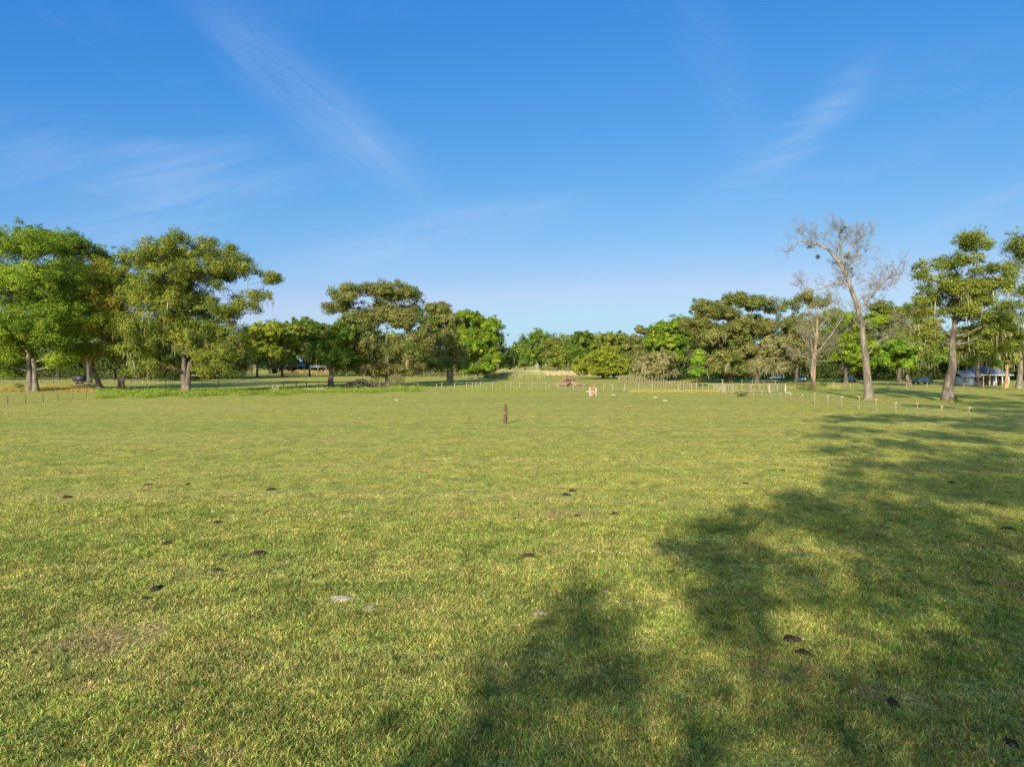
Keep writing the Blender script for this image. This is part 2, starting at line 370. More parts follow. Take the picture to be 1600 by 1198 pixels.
DIRT = [(535, 935, .27), (575, 950, .10), (843, 958, .10), (948, 925, .07), (1240, 1000, .22), (1256, 1020, .2)]
NEARPAT = [(424, 765, .2), (340, 817, .2), (263, 850, .2), (405, 865, .3), (339, 892, .2), (243, 920, .24), (227, 937, .18), (884, 773, .25), (894, 767, .25), (827, 869, .2), (1576, 827, .22), (1394, 1099, .15), (1582, 1164, .14), (1405, 933, .08), (232, 758, .2), (104, 777, .25)]
def field_grass():
    rng = np.random.default_rng(5)
    Vs, Qs, Ts, Cs, n0 = [], [], [], [], 0
    for (d0, d1, cnt, l0, l1, w0, w1, bend) in [(2.5, 11, 780000, .035, .10, .006, .014, True), (11, 18, 510000, .035, .095, .009, .018, True), (18, 32, 520000, .035, .09, .010, .022, False),
                                               (32, 60, 290000, .025, .06, .018, .04, False), (60, 125, 100000, .02, .05, .04, .09, False)]:
        nt_ = cnt // 9                                      # tufts at random, a handful of blades each
        e0, e1 = (d0 if d0 < 7 else d0 * .72), d1 * 1.3         # bands fade into each other
        nt_ = int(nt_ * (e1 ** 2 - e0 ** 2) / (d1 ** 2 - d0 ** 2)); cnt = int(cnt * (e1 ** 2 - e0 ** 2) / (d1 ** 2 - d0 ** 2))
        y = np.sqrt(rng.uniform(e0 ** 2, e1 ** 2, nt_)); x = rng.uniform(-1, 1, nt_) * (0.86 * y + 8.0)
        ti = rng.integers(0, nt_, cnt); sg = (0.022 if d1 < 20 else 0.035 if d1 < 40 else 0.08) * rng.uniform(.6, 1.8, nt_)
        loose = rng.random(cnt) < 0.35
        xy = np.stack([x, y], -1)[ti] + rng.normal(0, 1, (cnt, 2)) * np.where(loose, 0.16, sg[ti])[:, None]
        tuft_b = rng.uniform(.72, 1.28, nt_)[ti]; tuft_k = rng.random(nt_)[ti]
        nz = 0.55 * vnoise(xy, 1.7, 3) + 0.45 * vnoise(xy, 6.0, 4)
        keep = rng.random(cnt) < np.clip(0.0 + 1.9 * nz, 0.25, 1)
        yy_ = xy[:, 1]; up = np.ones(cnt) if d0 < 7 else np.clip((yy_ / d0 - .72) / .58, 0, 1); dn = np.clip((1.3 - yy_ / d1) / .58, 0, 1)
        keep &= rng.random(cnt) < up * dn
        for a, b, rx, ry, s in PATCH:
            e = ((xy[:, 0] - a) / rx) ** 2 + ((xy[:, 1] - b) / ry) ** 2
            keep &= ~((e < 1) & (rng.random(cnt) < 0.5 * s))
        for px, py, r in DIRT + NEARPAT:
            g = G(px, py); keep &= ((xy[:, 0] - g[0]) ** 2 + (xy[:, 1] - g[1]) ** 2) > (r * rng.uniform(0.6, 1.15, cnt)) ** 2
        xy = xy[keep]; m = len(xy); nz = nz[keep]
        tuft_b = tuft_b[keep][:, None]; L = rng.uniform(l0, l1, m) * (0.6 + 0.9 * nz); Wd = rng.uniform(w0, w1, m)
        br = rng.uniform(0.40, 1.58, (m, 1)) * tuft_b; dry = (rng.random((m, 1)) < 0.2).astype(float)
        tint = br * (np.array([[1.0, 1.06, 0.9]]) * (1 - dry) + np.array([[1.45, 1.12, 1.5]]) * dry)
        tk = tuft_k[keep]; tint[tk < .09] *= [1.25, .92, 1.25]; tint[(tk > .09) & (tk < .15)] *= [.85, .62, .75]; tint[tk > .90] *= [.55, .74, .62]; L[tk > .90] *= 1.4
        gl = (rng.random((m, 1)) < 0.12).astype(float); tint = tint * (1 - gl) + gl * br * np.array([[0.75, 1.05, 0.9]])
        Vb, Qb, Tb, Cb = blades(rng, xy, L, Wd, 0.95, tint, bend)
        Vs.append(Vb); Cs.append(Cb)
        if Qb is not None: Qs.append(Qb + n0)
        Ts.append(Tb + n0); n0 += len(Vb)
    me = mesh_np("grass", np.vstack(Vs), np.vstack(Qs), np.vstack(Ts), np.vstack(Cs))
    tag(link("grass", me, M_BLADE), kind="stuff")
field_grass()

def weed_mass(name, outline_fn, cnt, h0, h1, leaf, cols, seed, mat, stalk=0.0):
    """leafy or strawy ground cover, too many stems to count"""
    rng = np.random.default_rng(seed)
    xy = outline_fn(rng, cnt); n = len(xy)
    if not stalk: xy = xy[rng.random(n) < np.clip(2.4 * vnoise(xy, 0.22, seed + 1) - .35, .05, 1)]; n = len(xy)      # ragged, thinning out
    hn = 0.35 + 1.3 * vnoise(xy, 0.35, seed)
    cols = np.array(cols); ci = rng.integers(0, len(cols), n); tint = cols[ci] * rng.uniform(0.7, 1.3, (n, 1))
    z = rng.random(n) ** 0.7 * (h0 + (h1 - h0) * rng.random(n)) * hn
    if stalk:
        L = (h0 + (h1 - h0) * rng.random(n)) * hn
        V, Q, T, C = blades(rng, xy, L, np.full(n, leaf) * rng.uniform(.6, 1.4, n), stalk, tint, False)
        me = mesh_np(name, V, Q, T, C)
    else:
        c = np.column_stack([xy, z]); me = leaf_mesh(name, rng, c, rng.normal(0, 1, (n, 3)) + [0, -0.4, 0.8], leaf, 0.6, tint)
    return tag(link(name, me, mat), kind="stuff")

def leaf_mesh(name, rng, C, N, size, asp, tint):
    n = len(C); N = N / (np.linalg.norm(N, axis=1, keepdims=True) + 1e-9)
    R = rng.normal(0, 1, (n, 3)); T = np.cross(N, R); T /= np.linalg.norm(T, axis=1, keepdims=True) + 1e-9
    B = np.cross(N, T); s = (size * rng.uniform(0.65, 1.35, n))[:, None]
    V = np.stack([C - T * s * .5, C + B * s * asp * .5 + T * s * .08, C + T * s * .5, C - B * s * asp * .5 + T * s * .08], 1).reshape(-1, 3)
    return mesh_np(name, V, np.arange(4 * n).reshape(-1, 4), None, np.repeat(tint, 4, 0))

def strip(px0, px1, fy0, fy1, edge=0.25):
    """ground strip between two rows given as functions of the pixel column"""
    def fn(rng, cnt):
        px = rng.uniform(px0, px1, cnt); f = rng.random(cnt)
        pts = np.array([G(a, fy0(a) + (fy1(a) - fy0(a)) * b) for a, b in zip(px, f)])[:, :2]
        return pts + rng.normal(0, edge, pts.shape)
    return fn
weed_mass("broadleaf_weeds", strip(150, 660, lambda x: np.interp(x, [150, 290, 430, 660], [611.5, 611, 611, 606.5]), lambda x: np.interp(x, [150, 290, 430, 660], [622, 620, 617.5, 611.5]) + 1.2 * math.sin(x * .09)), 60000, .12, .7, .18,
          [(0.19, 0.26, 0.034), (0.24, 0.31, 0.045), (0.12, 0.19, 0.028), (0.2, 0.22, 0.045)], 21, M_WEED)
weed_mass("broadleaf_weeds", strip(640, 860, lambda x: 606.5, lambda x: 609.5), 2200, .06, .22, .2, [(0.18, 0.29, 0.03), (0.24, 0.32, 0.04)], 22, M_WEED)
weed_mass("dry_tall_grass", strip(-60, 160, lambda x: 603.5, lambda x: 611.5), 14000, .2, .6, .08, [(0.36, 0.27, 0.09), (0.42, 0.28, 0.10), (0.27, 0.27, 0.06)], 23, M_WEED, .5)
weed_mass("tall_reeds", strip(758, 850, lambda x: 587.0, lambda x: 591.5), 22000, 1.1, 2.0, .12, [(0.40, 0.38, 0.20), (0.34, 0.34, 0.14), (0.26, 0.30, 0.09)], 24, M_WEED, .35)
weed_mass("dry_tall_grass", strip(775, 930, lambda x: 580.5, lambda x: 586.5), 26000, .9, 1.6, .25, [(0.50, 0.42, 0.26), (0.45, 0.40, 0.22), (0.52, 0.40, 0.27)], 25, M_WEED, .4)
weed_mass("dry_tall_grass", strip(985, 1130, lambda x: 609.5, lambda x: 613.0), 9000, .1, .4, .07, [(0.38, 0.27, 0.11), (0.36, 0.30, 0.09), (0.28, 0.28, 0.06)], 26, M_WEED, .5)
weed_mass("dry_tall_grass", strip(1225, 1310, lambda x: 603.5, lambda x: 607.5), 6000, .15, .5, .07, [(0.36, 0.30, 0.09), (0.28, 0.28, 0.06)], 27, M_WEED, .5)
weed_mass("shrubbery", strip(436, 520, lambda x: 584.5, lambda x: 586.5), 8000, 1.0, 1.9, .5, [(0.36, 0.24, 0.09), (0.22, 0.24, 0.05), (0.45, 0.33, 0.18)], 28, M_WEED)

# ------------------------------------------------------------------ trees
PAL = {
    'bright': [(0.165, 0.245, 0.024), (0.225, 0.295, 0.030), (0.110, 0.170, 0.022)],
    'green':  [(0.115, 0.180, 0.028), (0.155, 0.215, 0.034), (0.080, 0.125, 0.022)],
    'olive':  [(0.172, 0.206, 0.036), (0.210, 0.232, 0.040), (0.120, 0.155, 0.030)],
    'yellow': [(0.260, 0.250, 0.036), (0.205, 0.225, 0.032), (0.300, 0.265, 0.042)],
    'brown':  [(0.186, 0.190, 0.060), (0.154, 0.176, 0.050), (0.215, 0.205, 0.068), (0.138, 0.172, 0.042)],
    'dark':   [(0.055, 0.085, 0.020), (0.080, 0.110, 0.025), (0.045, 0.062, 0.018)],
    'lime':   [(0.250, 0.285, 0.030), (0.205, 0.245, 0.028), (0.165, 0.195, 0.028)],
    'grey':   [(0.230, 0.222, 0.095), (0.190, 0.188, 0.072), (0.270, 0.250, 0.120)],
    'fresh':  [(0.165, 0.280, 0.030), (0.205, 0.310, 0.034), (0.115, 0.195, 0.026)],
}
MOSS = [(0.27, 0.255, 0.155), (0.22, 0.215, 0.125), (0.31, 0.29, 0.19)]

def bez(p0, p1, p2, n):
    s = np.linspace(0, 1, n)[:, None]; return (1 - s) ** 2 * p0 + 2 * s * (1 - s) * p1 + s * s * p2
def wob(rng, P, a):
    n = len(P); e = np.cumsum(rng.normal(0, a, (n, 3)), 0); e -= np.linspace(0, 1, n)[:, None] * e[-1]; e[0] = 0
    return P + e

LEAFCOUNT = [0]
def tree_geometry(rng, lobes, fork, r0, stems, pal, leaf, per, rc, moss, density=1.0, trunk_path=None, twig=True, asp=0.6, fill=0.45):
    """lobes: (x, y, z, rx, ry, rz) about the trunk's foot. Returns wood MB, crown mesh args, moss mesh args"""
    wood = MB(); C, N, TI, MS = [], [], [], []
    fork = np.array(fork, float); pal = np.array(pal)
    # trunk with flare
    paths = []
    for k in range(stems):
        off = np.array([0, 0, 0.]) if stems == 1 else np.array([(k - (stems - 1) / 2) * r0 * 1.15, rng.normal(0, r0 * .4), 0])
        top = fork + (0 if stems == 1 else 1) * np.array([(k - (stems - 1) / 2) * r0 * 1.7, rng.normal(0, .5), rng.normal(0, .5)])
        if trunk_path is not None and k == 0:
            tp = np.array(trunk_path, float); s = np.linspace(0, len(tp) - 1, 12)
            P = np.stack([np.interp(s, np.arange(len(tp)), tp[:, a]) for a in range(3)], -1)
            P = wob(rng, P, r0 * .06)
        else:
            P = wob(rng, bez(off, off * 1.0 + (top - off) * [.25, .25, .6], top, 9), r0 * .10)
        P[0, 2] = -0.15
        hh = np.linspace(0, 1, len(P)); rr = r0 * (0.62 + 0.38 * (1 - hh) if trunk_path is None else 0.3 + 0.7 * (1 - hh)) * (1 + 0.55 * np.exp(-P[:, 2] / (r0 * 1.2))) * (0.8 if stems > 1 else 1)
        wood.tube(P, rr, 9); paths.append(P)
    att = []
    for P in paths:
        for q_ in range(len(P)):
            if P[q_, 2] > .5 * fork[2]: att.append((*P[q_], r0 * .6 * (1 - .5 * q_ / len(P))))
    lobes = list(lobes); A_ = np.array(lobes); lowz = A_[:, 2].min(); zmid = lowz + .62 * (A_[:, 2].max() - lowz)
    for a_ in range(len(A_)):           # fill between neighbouring boughs
        if fill and rng.random() < fill:
            dd_ = np.linalg.norm(A_[:, :3] - A_[a_, :3], axis=1); dd_[a_] = 1e9; b_ = int(np.argmin(dd_)); md = (A_[a_] + A_[b_]) / 2
            md[:3] *= [.9, .9, .97]; md[3:] *= .8; lobes.append(tuple(md))
        if fill and rng.random() < .5 and A_[a_, 2] > fork[2] * 1.15:      # inner boughs on the way out
            f_ = rng.uniform(.5, .72); q_ = A_[a_].copy(); q_[:3] = fork + (q_[:3] - fork) * [f_, f_, f_ * 1.02]; q_[3:] *= .75
            if q_[2] > lowz: lobes.append(tuple(q_))
    lobes.sort(key=lambda l: np.linalg.norm(np.array(l[:3]) - fork))
    for (lx, ly, lz, rx, ry, rz) in lobes:
        lc = np.array([lx, ly, lz])
        # each bough leaves the nearest wood below it, so limbs fork from limbs
        ap = np.array(att); dd_ = np.linalg.norm(ap[:, :3] - lc, axis=1) + 6.0 * np.maximum(0, ap[:, 2] - (lz - .15 * np.linalg.norm(ap[:, :2] - lc[:2], axis=1))) + rng.normal(0, .4, len(ap))
        k_ = int(np.argmin(dd_)); s0 = ap[k_, :3]; pr = ap[k_, 3]
        hd = lc - s0; dist = np.linalg.norm(hd) + 1e-6
        ctrl = s0 + hd * [.5, .5, .58] + rng.normal(0, .11 * dist, 3)
        nl = max(6, int(dist / 1.2)); nl = min(nl, 12)
        limb = wob(rng, bez(s0, ctrl, lc, nl), .03 * dist)
        lr = min(pr * .72, max(.06, r0 * .42))
        lrs = np.linspace(lr, max(.03, lr * .35), nl); wood.tube(limb, lrs, 6)
        for q_ in range(2, nl): att.append((*limb[q_], lrs[q_]))
        area = 4 * math.pi * ((rx * ry) ** 1.6 / 3 + (rx * rz) ** 1.6 / 3 + (ry * rz) ** 1.6 / 3) ** (1 / 1.6)
        ncl = max(5, int(density * 2.05 * area / (math.pi * rc * rc)))
        dv = rng.normal(0, 1, (ncl, 3)); dv /= np.linalg.norm(dv, axis=1, keepdims=True)
        low = dv[:, 2] < -0.45; dv[low, 2] *= -rng.random(low.sum())
        rad = 0.40 + 0.62 * rng.random((ncl, 1)) ** .6 + (rng.random((ncl, 1)) < .24) * rng.uniform(.06, .42, (ncl, 1))
        cc = lc + dv * rad * [rx, ry, rz] + rng.normal(0, .16, (ncl, 3)) * [rx, ry, rz * 1.25]
        cc = cc[cc[:, 2] > 0.6]; dv = (cc - lc) / [rx, ry, rz]; ncl = len(cc)
        for i in range(ncl):
            if twig:
                a = limb[rng.integers(nl // 2, nl)]
                m2 = (a + cc[i]) / 2 + rng.normal(0, .12 * rc, 3) + [0, 0, .15 * rc]
                wood.tube(bez(a, m2, cc[i], 4), np.linspace(max(.03, lr * .25), .015, 4), 4, False)
            r_ = rc * rng.uniform(.42, 1.2) * (.65 if np.linalg.norm(dv[i]) > 1.03 else 1); k = max(4, int(per * (r_ / rc) ** 2 * rng.uniform(.7, 1.4)))
            e = rng.normal(0, 1, (k, 3)); e /= np.linalg.norm(e, axis=1, keepdims=True)
            o = e * (rng.random((k, 1)) ** .5) * (r_ * rng.uniform([.7, .7, .52], [1.2, 1.2, .98]))
            C.append(cc[i] + o)
            N.append(e * .75 + dv[i] * .45 + [0, 0, .35] + rng.normal(0, .55, (k, 3)))
            base = pal[rng.integers(len(pal))] * rng.uniform(.8, 1.2)
            TI.append(base * rng.uniform(.68, 1.32, (k, 1)) * (1 + rng.normal(0, .07, (k, 3))))
            if moss and rng.random() < moss * .6 and cc[i][2] < zmid: MS.append(cc[i] + [0, 0, -.3 * r_])
    C = np.vstack(C); N = np.vstack(N); TI = np.vstack(TI); LEAFCOUNT[0] += len(C)
    return wood, (C, N, leaf, asp, TI), MS

def moss_mesh(name, rng, pts, m=1.0):
    """bunches of hanging strands, each strand a thin wavering ribbon"""
    V, Q, C, n0 = [], [], [], 0
    for p in pts:
        for _ in range(rng.integers(6, 13)):
            L = rng.uniform(.3, 1.7) ** 1.3 * m; L = min(L, max(.3, p[2] - .5)); o = rng.normal(0, .38, 3) * [1, 1, .4]; wd = rng.uniform(.04, .11) * m
            a = rng.uniform(0, math.pi); s = np.array([math.cos(a), math.sin(a), 0]) * wd / 2
            k = 4; zs = np.linspace(0, -L, k); wv = rng.normal(0, .06, (k, 3)); wv[0] = 0
            c = p + o + np.stack([np.zeros(k), np.zeros(k), zs], -1) + wv
            tp = np.array([.6, 1, .8, .12])[:, None]
            V.append(np.stack([c - s * tp, c + s * tp], 1).reshape(-1, 3))
            Q.append(np.array([[0, 1, 3, 2], [2, 3, 5, 4], [4, 5, 7, 6]]) + n0); n0 += 8
            C.append(np.repeat([np.array(MOSS[rng.integers(3)]) * rng.uniform(.7, 1.25)], 8, 0))
    return mesh_np(name, np.vstack(V), np.vstack(Q), None, np.vstack(C))

seed_ = [100]
def tree(name, label, base, lobes, pal, bk=None, fork=None, r0=.45, stems=1, leaf=None, per=205, rc=None, moss=0., density=1.0, trunk_px=None, group=None, cat='tree', seed=None, dcm=1.0, asp=.7):
    """base: foot pixel. lobes: (px, py, rx, ry) outline ellipses at that distance, given real depth"""
    seed_[0] += 1; rng = np.random.default_rng(seed or seed_[0])
    g = G(*base); mpp = g[1] / F
    X = lambda px: (px - base[0]) * mpp
    Z = lambda py: (base[1] - py) * mpp
    L3 = []; xs = [l[0] for l in lobes]; cx = sum(xs) / len(xs); half = max(6.0, (max(xs) - min(xs)) / 2)
    for (px, py, rx, ry) in lobes:
        a, b = rx * mpp, ry * mpp; dep = (a * b) ** .5 * 1.15
        far = max(0.0, 1 - ((px - cx) / (half * 1.2)) ** 2) ** .5 * half * mpp * .55 * dcm
        if far > 2.5:                      # a crown is as deep as it is wide: boughs towards and away from us
            for yy in (-far * rng.uniform(.55, .95), far * rng.uniform(.2, .8)):
                L3.append((X(px) + rng.normal(0, .12 * a), yy, max(Z(py) + rng.normal(0, .12 * b), .3 * b), a * .85, dep * .9, b * .9))
        else: L3.append((X(px), rng.uniform(-1, 1) * far, max(Z(py), .3 * b), a * .9, dep, b * .92))
    top = max(l[2] + l[5] for l in L3)
    fk = [X(fork[0]), 0, Z(fork[1])] if fork else [rng.normal(0, .6), rng.normal(0, .6), top * rng.uniform(.24, .34)]
    tp = None
    if trunk_px: tp = [[X(a), rng.normal(0, .2) * (i > 0), Z(b)] for i, (a, b) in enumerate(trunk_px)]; fk = tp[-1]
    leaf = leaf or max(.23, 2.3 * mpp); rc = rc or max(1.0, min(1.7, top * .07))
    wood, cr, MS = tree_geometry(rng, L3, fk, r0, stems, PAL[pal], leaf, per, rc, moss, density, tp, asp=asp)
    root = empty(name, g, label, cat, group)
    wood.build("trunk", bk or M_BARK, root, True)
    link("crown", leaf_mesh("crown", rng, *cr), M_LEAF, root)
    if MS: tag(link("spanish_moss", moss_mesh("spanish_moss", rng, MS, max(1., mpp / .12)), M_MOSS, root), kind="stuff")
    return root

OAK = "live_oak"
# left clump
tree(OAK, "tall bright green oak with a thick forked trunk at the left edge of the field", (50, 612),
     [(18, 395, 42, 34), (75, 390, 40, 30), (30, 450, 48, 40), (88, 445, 42, 40), (-45, 440, 45, 60), (8, 515, 40, 38), (62, 508, 36, 32), (104, 495, 30, 32), (20, 555, 32, 18), (108, 535, 24, 18), (-40, 530, 35, 35), (14, 580, 22, 12), (98, 566, 20, 13)],
     'bright', M_BARK_PALE, (52, 555), .58, 2)
tree(OAK, "dark green oak rising behind the bright green oak at the left edge", (140, 598),
     [(108, 390, 30, 26), (148, 402, 22, 22), (128, 440, 36, 34), (60, 380, 34, 22), (160, 440, 20, 25), (110, 490, 34, 30), (140, 520, 30, 25)], 'green', M_BARK_DARK, (138, 545), .5)
tree(OAK, "yellow green oak with a leaning dark trunk beside the black covered trailer", (157, 609.5),
     [(160, 425, 32, 24), (150, 470, 30, 32), (165, 515, 34, 30), (138, 548, 24, 18), (180, 480, 24, 28), (150, 560, 20, 12)], 'yellow', M_BARK_DARK, (150, 560), .5, trunk_px=[(157, 609.5), (152, 590), (146, 572), (155, 540)], moss=.05)
tree(OAK, "yellow green oak with paired dark trunks left of the largest field oak", (188, 609),
     [(200, 430, 28, 24), (205, 465, 34, 34), (215, 510, 34, 32), (195, 550, 34, 22), (228, 548, 22, 22), (185, 500, 22, 26)], 'olive', M_BARK_DARK, (190, 560), .45, 2, moss=.08)
tree(OAK, "largest field oak, spreading crown with a long limb reaching right and hanging moss", (290, 615),
     [(262, 400, 30, 22), (300, 388, 22, 16), (345, 394, 24, 20), (232, 412, 26, 22), (378, 404, 16, 12), (280, 438, 40, 30), (330, 430, 30, 26), (242, 460, 32, 32), (362, 424, 20, 14), (400, 425, 14, 8),
      (432, 440, 18, 12), (408, 466, 18, 11), (388, 482, 16, 11), (300, 488, 38, 28), (352, 492, 26, 18), (252, 510, 32, 28), (222, 548, 26, 18), (238, 572, 20, 13), (318, 530, 32, 22), (380, 525, 24, 14), (345, 562, 24, 16), (372, 552, 22, 14), (228, 586, 20, 9), (256, 572, 18, 10), (335, 580, 20, 10), (366, 574, 18, 11)],
     'olive', M_BARK, (294, 562), .60, 2, moss=.10, leaf=.22, per=175, rc=1.2)
# row behind, left of centre
tree(OAK, "moss hung oak between the largest field oak and the far barn", (402, 590), [(400, 525, 26, 18), (428, 520, 20, 16), (412, 550, 30, 20), (385, 555, 22, 18), (432, 555, 18, 16)], 'lime', None, None, .45, moss=.35)
tree(OAK, "pale olive oak standing before the left end of the far barn", (441, 589), [(450, 530, 26, 20), (468, 520, 16, 14), (440, 556, 22, 14), (470, 548, 20, 16), (452, 566, 18, 6), (450, 518, 18, 12)], 'olive', M_BARK, None, .5, moss=.2)
tree(OAK, "dark green oak above the middle of the far barn", (484, 588), [(488, 518, 20, 15), (500, 542, 24, 20), (478, 552, 18, 14), (510, 520, 14, 14), (490, 564, 17, 6), (470, 510, 16, 12)], 'green', M_BARK, None, .4)
tree(OAK, "oak with a thick blackish trunk right of the far barn", (517, 606), [(500, 548, 22, 18), (524, 538, 24, 24), (540, 562, 22, 18), (514, 562, 22, 12), (538, 525, 20, 22)], 'green', M_BARK_DARK, (518, 568), .55, moss=.12)
tree(OAK, "tall brownish oak with a bare forked upper trunk behind the brush pile", (606, 604),
     [(545, 464, 28, 18), (524, 482, 20, 11), (616, 458, 36, 17), (586, 454, 20, 12), (646, 466, 16, 16), (560, 500, 26, 18), (602, 492, 30, 20), (640, 500, 26, 20), (576, 545, 32, 24), (632, 550, 36, 26), (600, 574, 26, 12), (560, 566, 22, 18), (654, 560, 18, 20), (534, 570, 20, 14), (584, 584, 22, 9), (642, 578, 22, 10), (520, 520, 16, 16), (662, 530, 16, 18)],
     'brown', M_BARK_PALE, None, .55, 1, moss=.18, trunk_px=[(606, 604), (604, 580), (605, 550), (604, 530)], density=.85)
tree(OAK, "brownish olive oak on twin short trunks behind the pale rail fence", (703, 598),
     [(684, 486, 20, 12), (702, 500, 17, 12), (676, 512, 20, 18), (700, 530, 26, 18), (662, 536, 22, 22), (714, 556, 22, 16), (682, 564, 26, 12), (664, 570, 16, 11), (724, 570, 16, 10)], 'brown', M_BARK_PALE, (703, 574), .6, 2, moss=.2)
tree(OAK, "rounded bright green oak at the left of the distant gap", (744, 592),
     [(734, 500, 22, 12), (726, 522, 22, 18), (764, 510, 18, 13), (776, 530, 12, 10), (746, 545, 28, 20), (720, 560, 18, 13), (770, 560, 16, 13), (758, 576, 22, 9), (734, 578, 16, 8), (776, 570, 12, 11)], 'bright', None, None, .55, moss=.1)
tree(OAK, "small far tree closing the gap in the tree line", (820, 581), [(813, 551, 20, 12), (835, 548, 13, 11), (800, 560, 13, 12), (826, 565, 22, 10)], 'green', None, None, .5, rc=2.2, moss=.1)
# right of centre
tree(OAK, "low far oak at the right of the distant gap", (868, 583), [(867, 556, 12, 11), (884, 546, 16, 12), (865, 570, 14, 7), (882, 562, 14, 10)], 'olive', M_BARK_DARK, None, .4, rc=1.9, moss=.2)
tree(OAK, "grey green far oak behind the low lime coloured oak", (913, 584), [(910, 532, 20, 12), (898, 548, 20, 14), (930, 545, 18, 14), (912, 560, 22, 12)], 'green', None, None, .4, rc=1.9)
tree(OAK, "olive far oak right behind the low lime coloured oak", (957, 586), [(958, 530, 22, 10), (976, 540, 18, 13), (944, 545, 18, 13), (964, 560, 24, 12)], 'olive', None, None, .4, rc=1.8)
tree(OAK, "far oak with a small pointed top above the grey mossy oak", (1000, 588), [(1002, 518, 12, 10), (992, 540, 18, 16), (1010, 545, 16, 18), (1000, 565, 20, 12)], 'brown', None, None, .4, rc=1.6, moss=.1)
tree(OAK, "low lime coloured oak mounded down to the grass", (942, 592), [(910, 570, 18, 13), (936, 563, 24, 13), (966, 572, 20, 13), (984, 577, 10, 10), (926, 581, 24, 8), (952, 581, 26, 8), (940, 554, 18, 8)], 'lime', M_BARK_DARK, None, .5, per=60)
tree(OAK, "bright green oak above the grey mossy oak", (1042, 593), [(1036, 517, 21, 13), (1060, 511, 16, 11), (1022, 536, 18, 16), (1050, 536, 22, 16), (1074, 520, 13, 17), (1045, 560, 24, 16)], 'bright', None, None, .5)
tree(OAK, "drooping grey mossy oak left of the old post line", (1016, 595), [(1010, 566, 18, 12), (1036, 562, 22, 15), (1026, 580, 28, 8), (996, 576, 12, 9)], 'grey', None, None, .5, moss=.5)
tree(OAK, "broad brownish oak behind the corral panels", (1140, 598),
     [(1096, 482, 16, 13), (1086, 510, 18, 20), (1120, 490, 21, 17), (1140, 471, 20, 11), (1165, 476, 17, 12), (1190, 476, 15, 10), (1205, 486, 10, 9), (1150, 510, 30, 20), (1110, 530, 26, 22), (1186, 512, 21, 18), (1132, 560, 30, 21), (1092, 565, 21, 16), (1166, 552, 22, 18), (1110, 578, 22, 9), (1150, 580, 20, 8)],
     'brown', M_BARK_DARK, None, .6, moss=.15)
tree(OAK, "low drooping mossy oak behind the right corral panel", (1183, 599), [(1200, 560, 21, 12), (1220, 574, 17, 10), (1180, 575, 17, 11), (1210, 538, 23, 16)], 'grey', M_BARK_DARK, None, .5, moss=.6)
tree(OAK, "dark olive oak behind the tan trunked tree", (1244, 598), [(1236, 482, 17, 15), (1260, 468, 13, 13), (1226, 510, 21, 18), (1290, 474, 10, 15), (1252, 520, 26, 22), (1240, 560, 26, 16), (1280, 540, 20, 20)], 'brown', M_BARK_DARK, None, .45, moss=.25, density=.8)
tree(OAK, "fresh green oak left of the bare leaning tree", (1322, 599), [(1324, 530, 21, 18), (1350, 545, 19, 17), (1316, 556, 19, 15), (1340, 570, 19, 10), (1312, 503, 20, 16), (1345, 510, 18, 16), (1298, 494, 17, 13), (1362, 502, 17, 13)], 'bright', M_BARK_DARK, None, .45)
tree(OAK, "oak with vivid fresh green low boughs right of the bare leaning tree", (1421, 603), [(1402, 545, 26, 15), (1432, 556, 25, 12), (1460, 562, 17, 9), (1384, 566, 16, 9), (1410, 570, 18, 7)], 'fresh', M_BARK, None, .5, moss=.1)
tree(OAK, "olive green oak whose top shows above the vivid low boughs", (1405, 598), [(1388, 502, 24, 18), (1424, 487, 22, 12), (1446, 515, 21, 18), (1375, 482, 16, 12), (1405, 530, 28, 18), (1440, 540, 22, 16)], 'olive', M_BARK_DARK, None, .5, moss=.1)
tree(OAK, "tall sparse oak with a dark grey trunk inside the right wire fence", (1482, 628),
     [(1508, 376, 14, 11), (1545, 378, 18, 13), (1450, 416, 15, 11), (1430, 432, 12, 9), (1484, 406, 11, 9), (1502, 412, 12, 9), (1530, 426, 20, 13), (1475, 450, 21, 13), (1510, 455, 25, 16), (1550, 446, 20, 13), (1450, 500, 17, 13), (1530, 496, 20, 15), (1490, 486, 18, 13), (1560, 480, 15, 15), (1512, 482, 24, 15), (1465, 472, 18, 12), (1448, 528, 17, 12), (1524, 522, 20, 13), (1432, 470, 14, 12), (1545, 468, 24, 17), (1556, 510, 20, 14), (1448, 556, 15, 12), (1520, 552, 18, 12), (1556, 544, 18, 12)],
     'olive', M_BARK, None, .62, moss=.2, density=1.0, leaf=.20, rc=1.0, per=165, trunk_px=[(1482, 628), (1484, 600), (1487, 570), (1486, 545), (1488, 515), (1492, 470)])
tree(OAK, "oak hung with long dark moss at the right edge", (1592, 609),
     [(1590, 388, 18, 16), (1602, 368, 16, 11), (1625, 402, 26, 20), (1582, 422, 19, 15), (1602, 460, 26, 20), (1584, 500, 20, 16), (1604, 540, 20, 16), (1640, 450, 30, 30), (1566, 455, 18, 15), (1560, 500, 20, 15), (1572, 430, 13, 11)], 'olive', M_BARK_PALE, (1594, 545), .5, moss=.55)
tree(OAK, "dark trunked mossy oak before the porch roofed house", (1527, 603), [(1530, 520, 21, 16), (1500, 540, 21, 14), (1546, 550, 16, 12), (1520, 556, 21, 9), (1510, 566, 18, 7), (1550, 568, 15, 8)], 'green', M_BARK_DARK, None, .5, moss=.5)
tree(OAK, "slim tan trunked oak at the right corner of the porch roofed house", (1572, 609), [(1572, 545, 12, 12), (1556, 522, 14, 12), (1580, 560, 10, 9), (1585, 520, 14, 14)], 'olive', M_BARK_TAN, (1573, 570), .32, moss=.4)
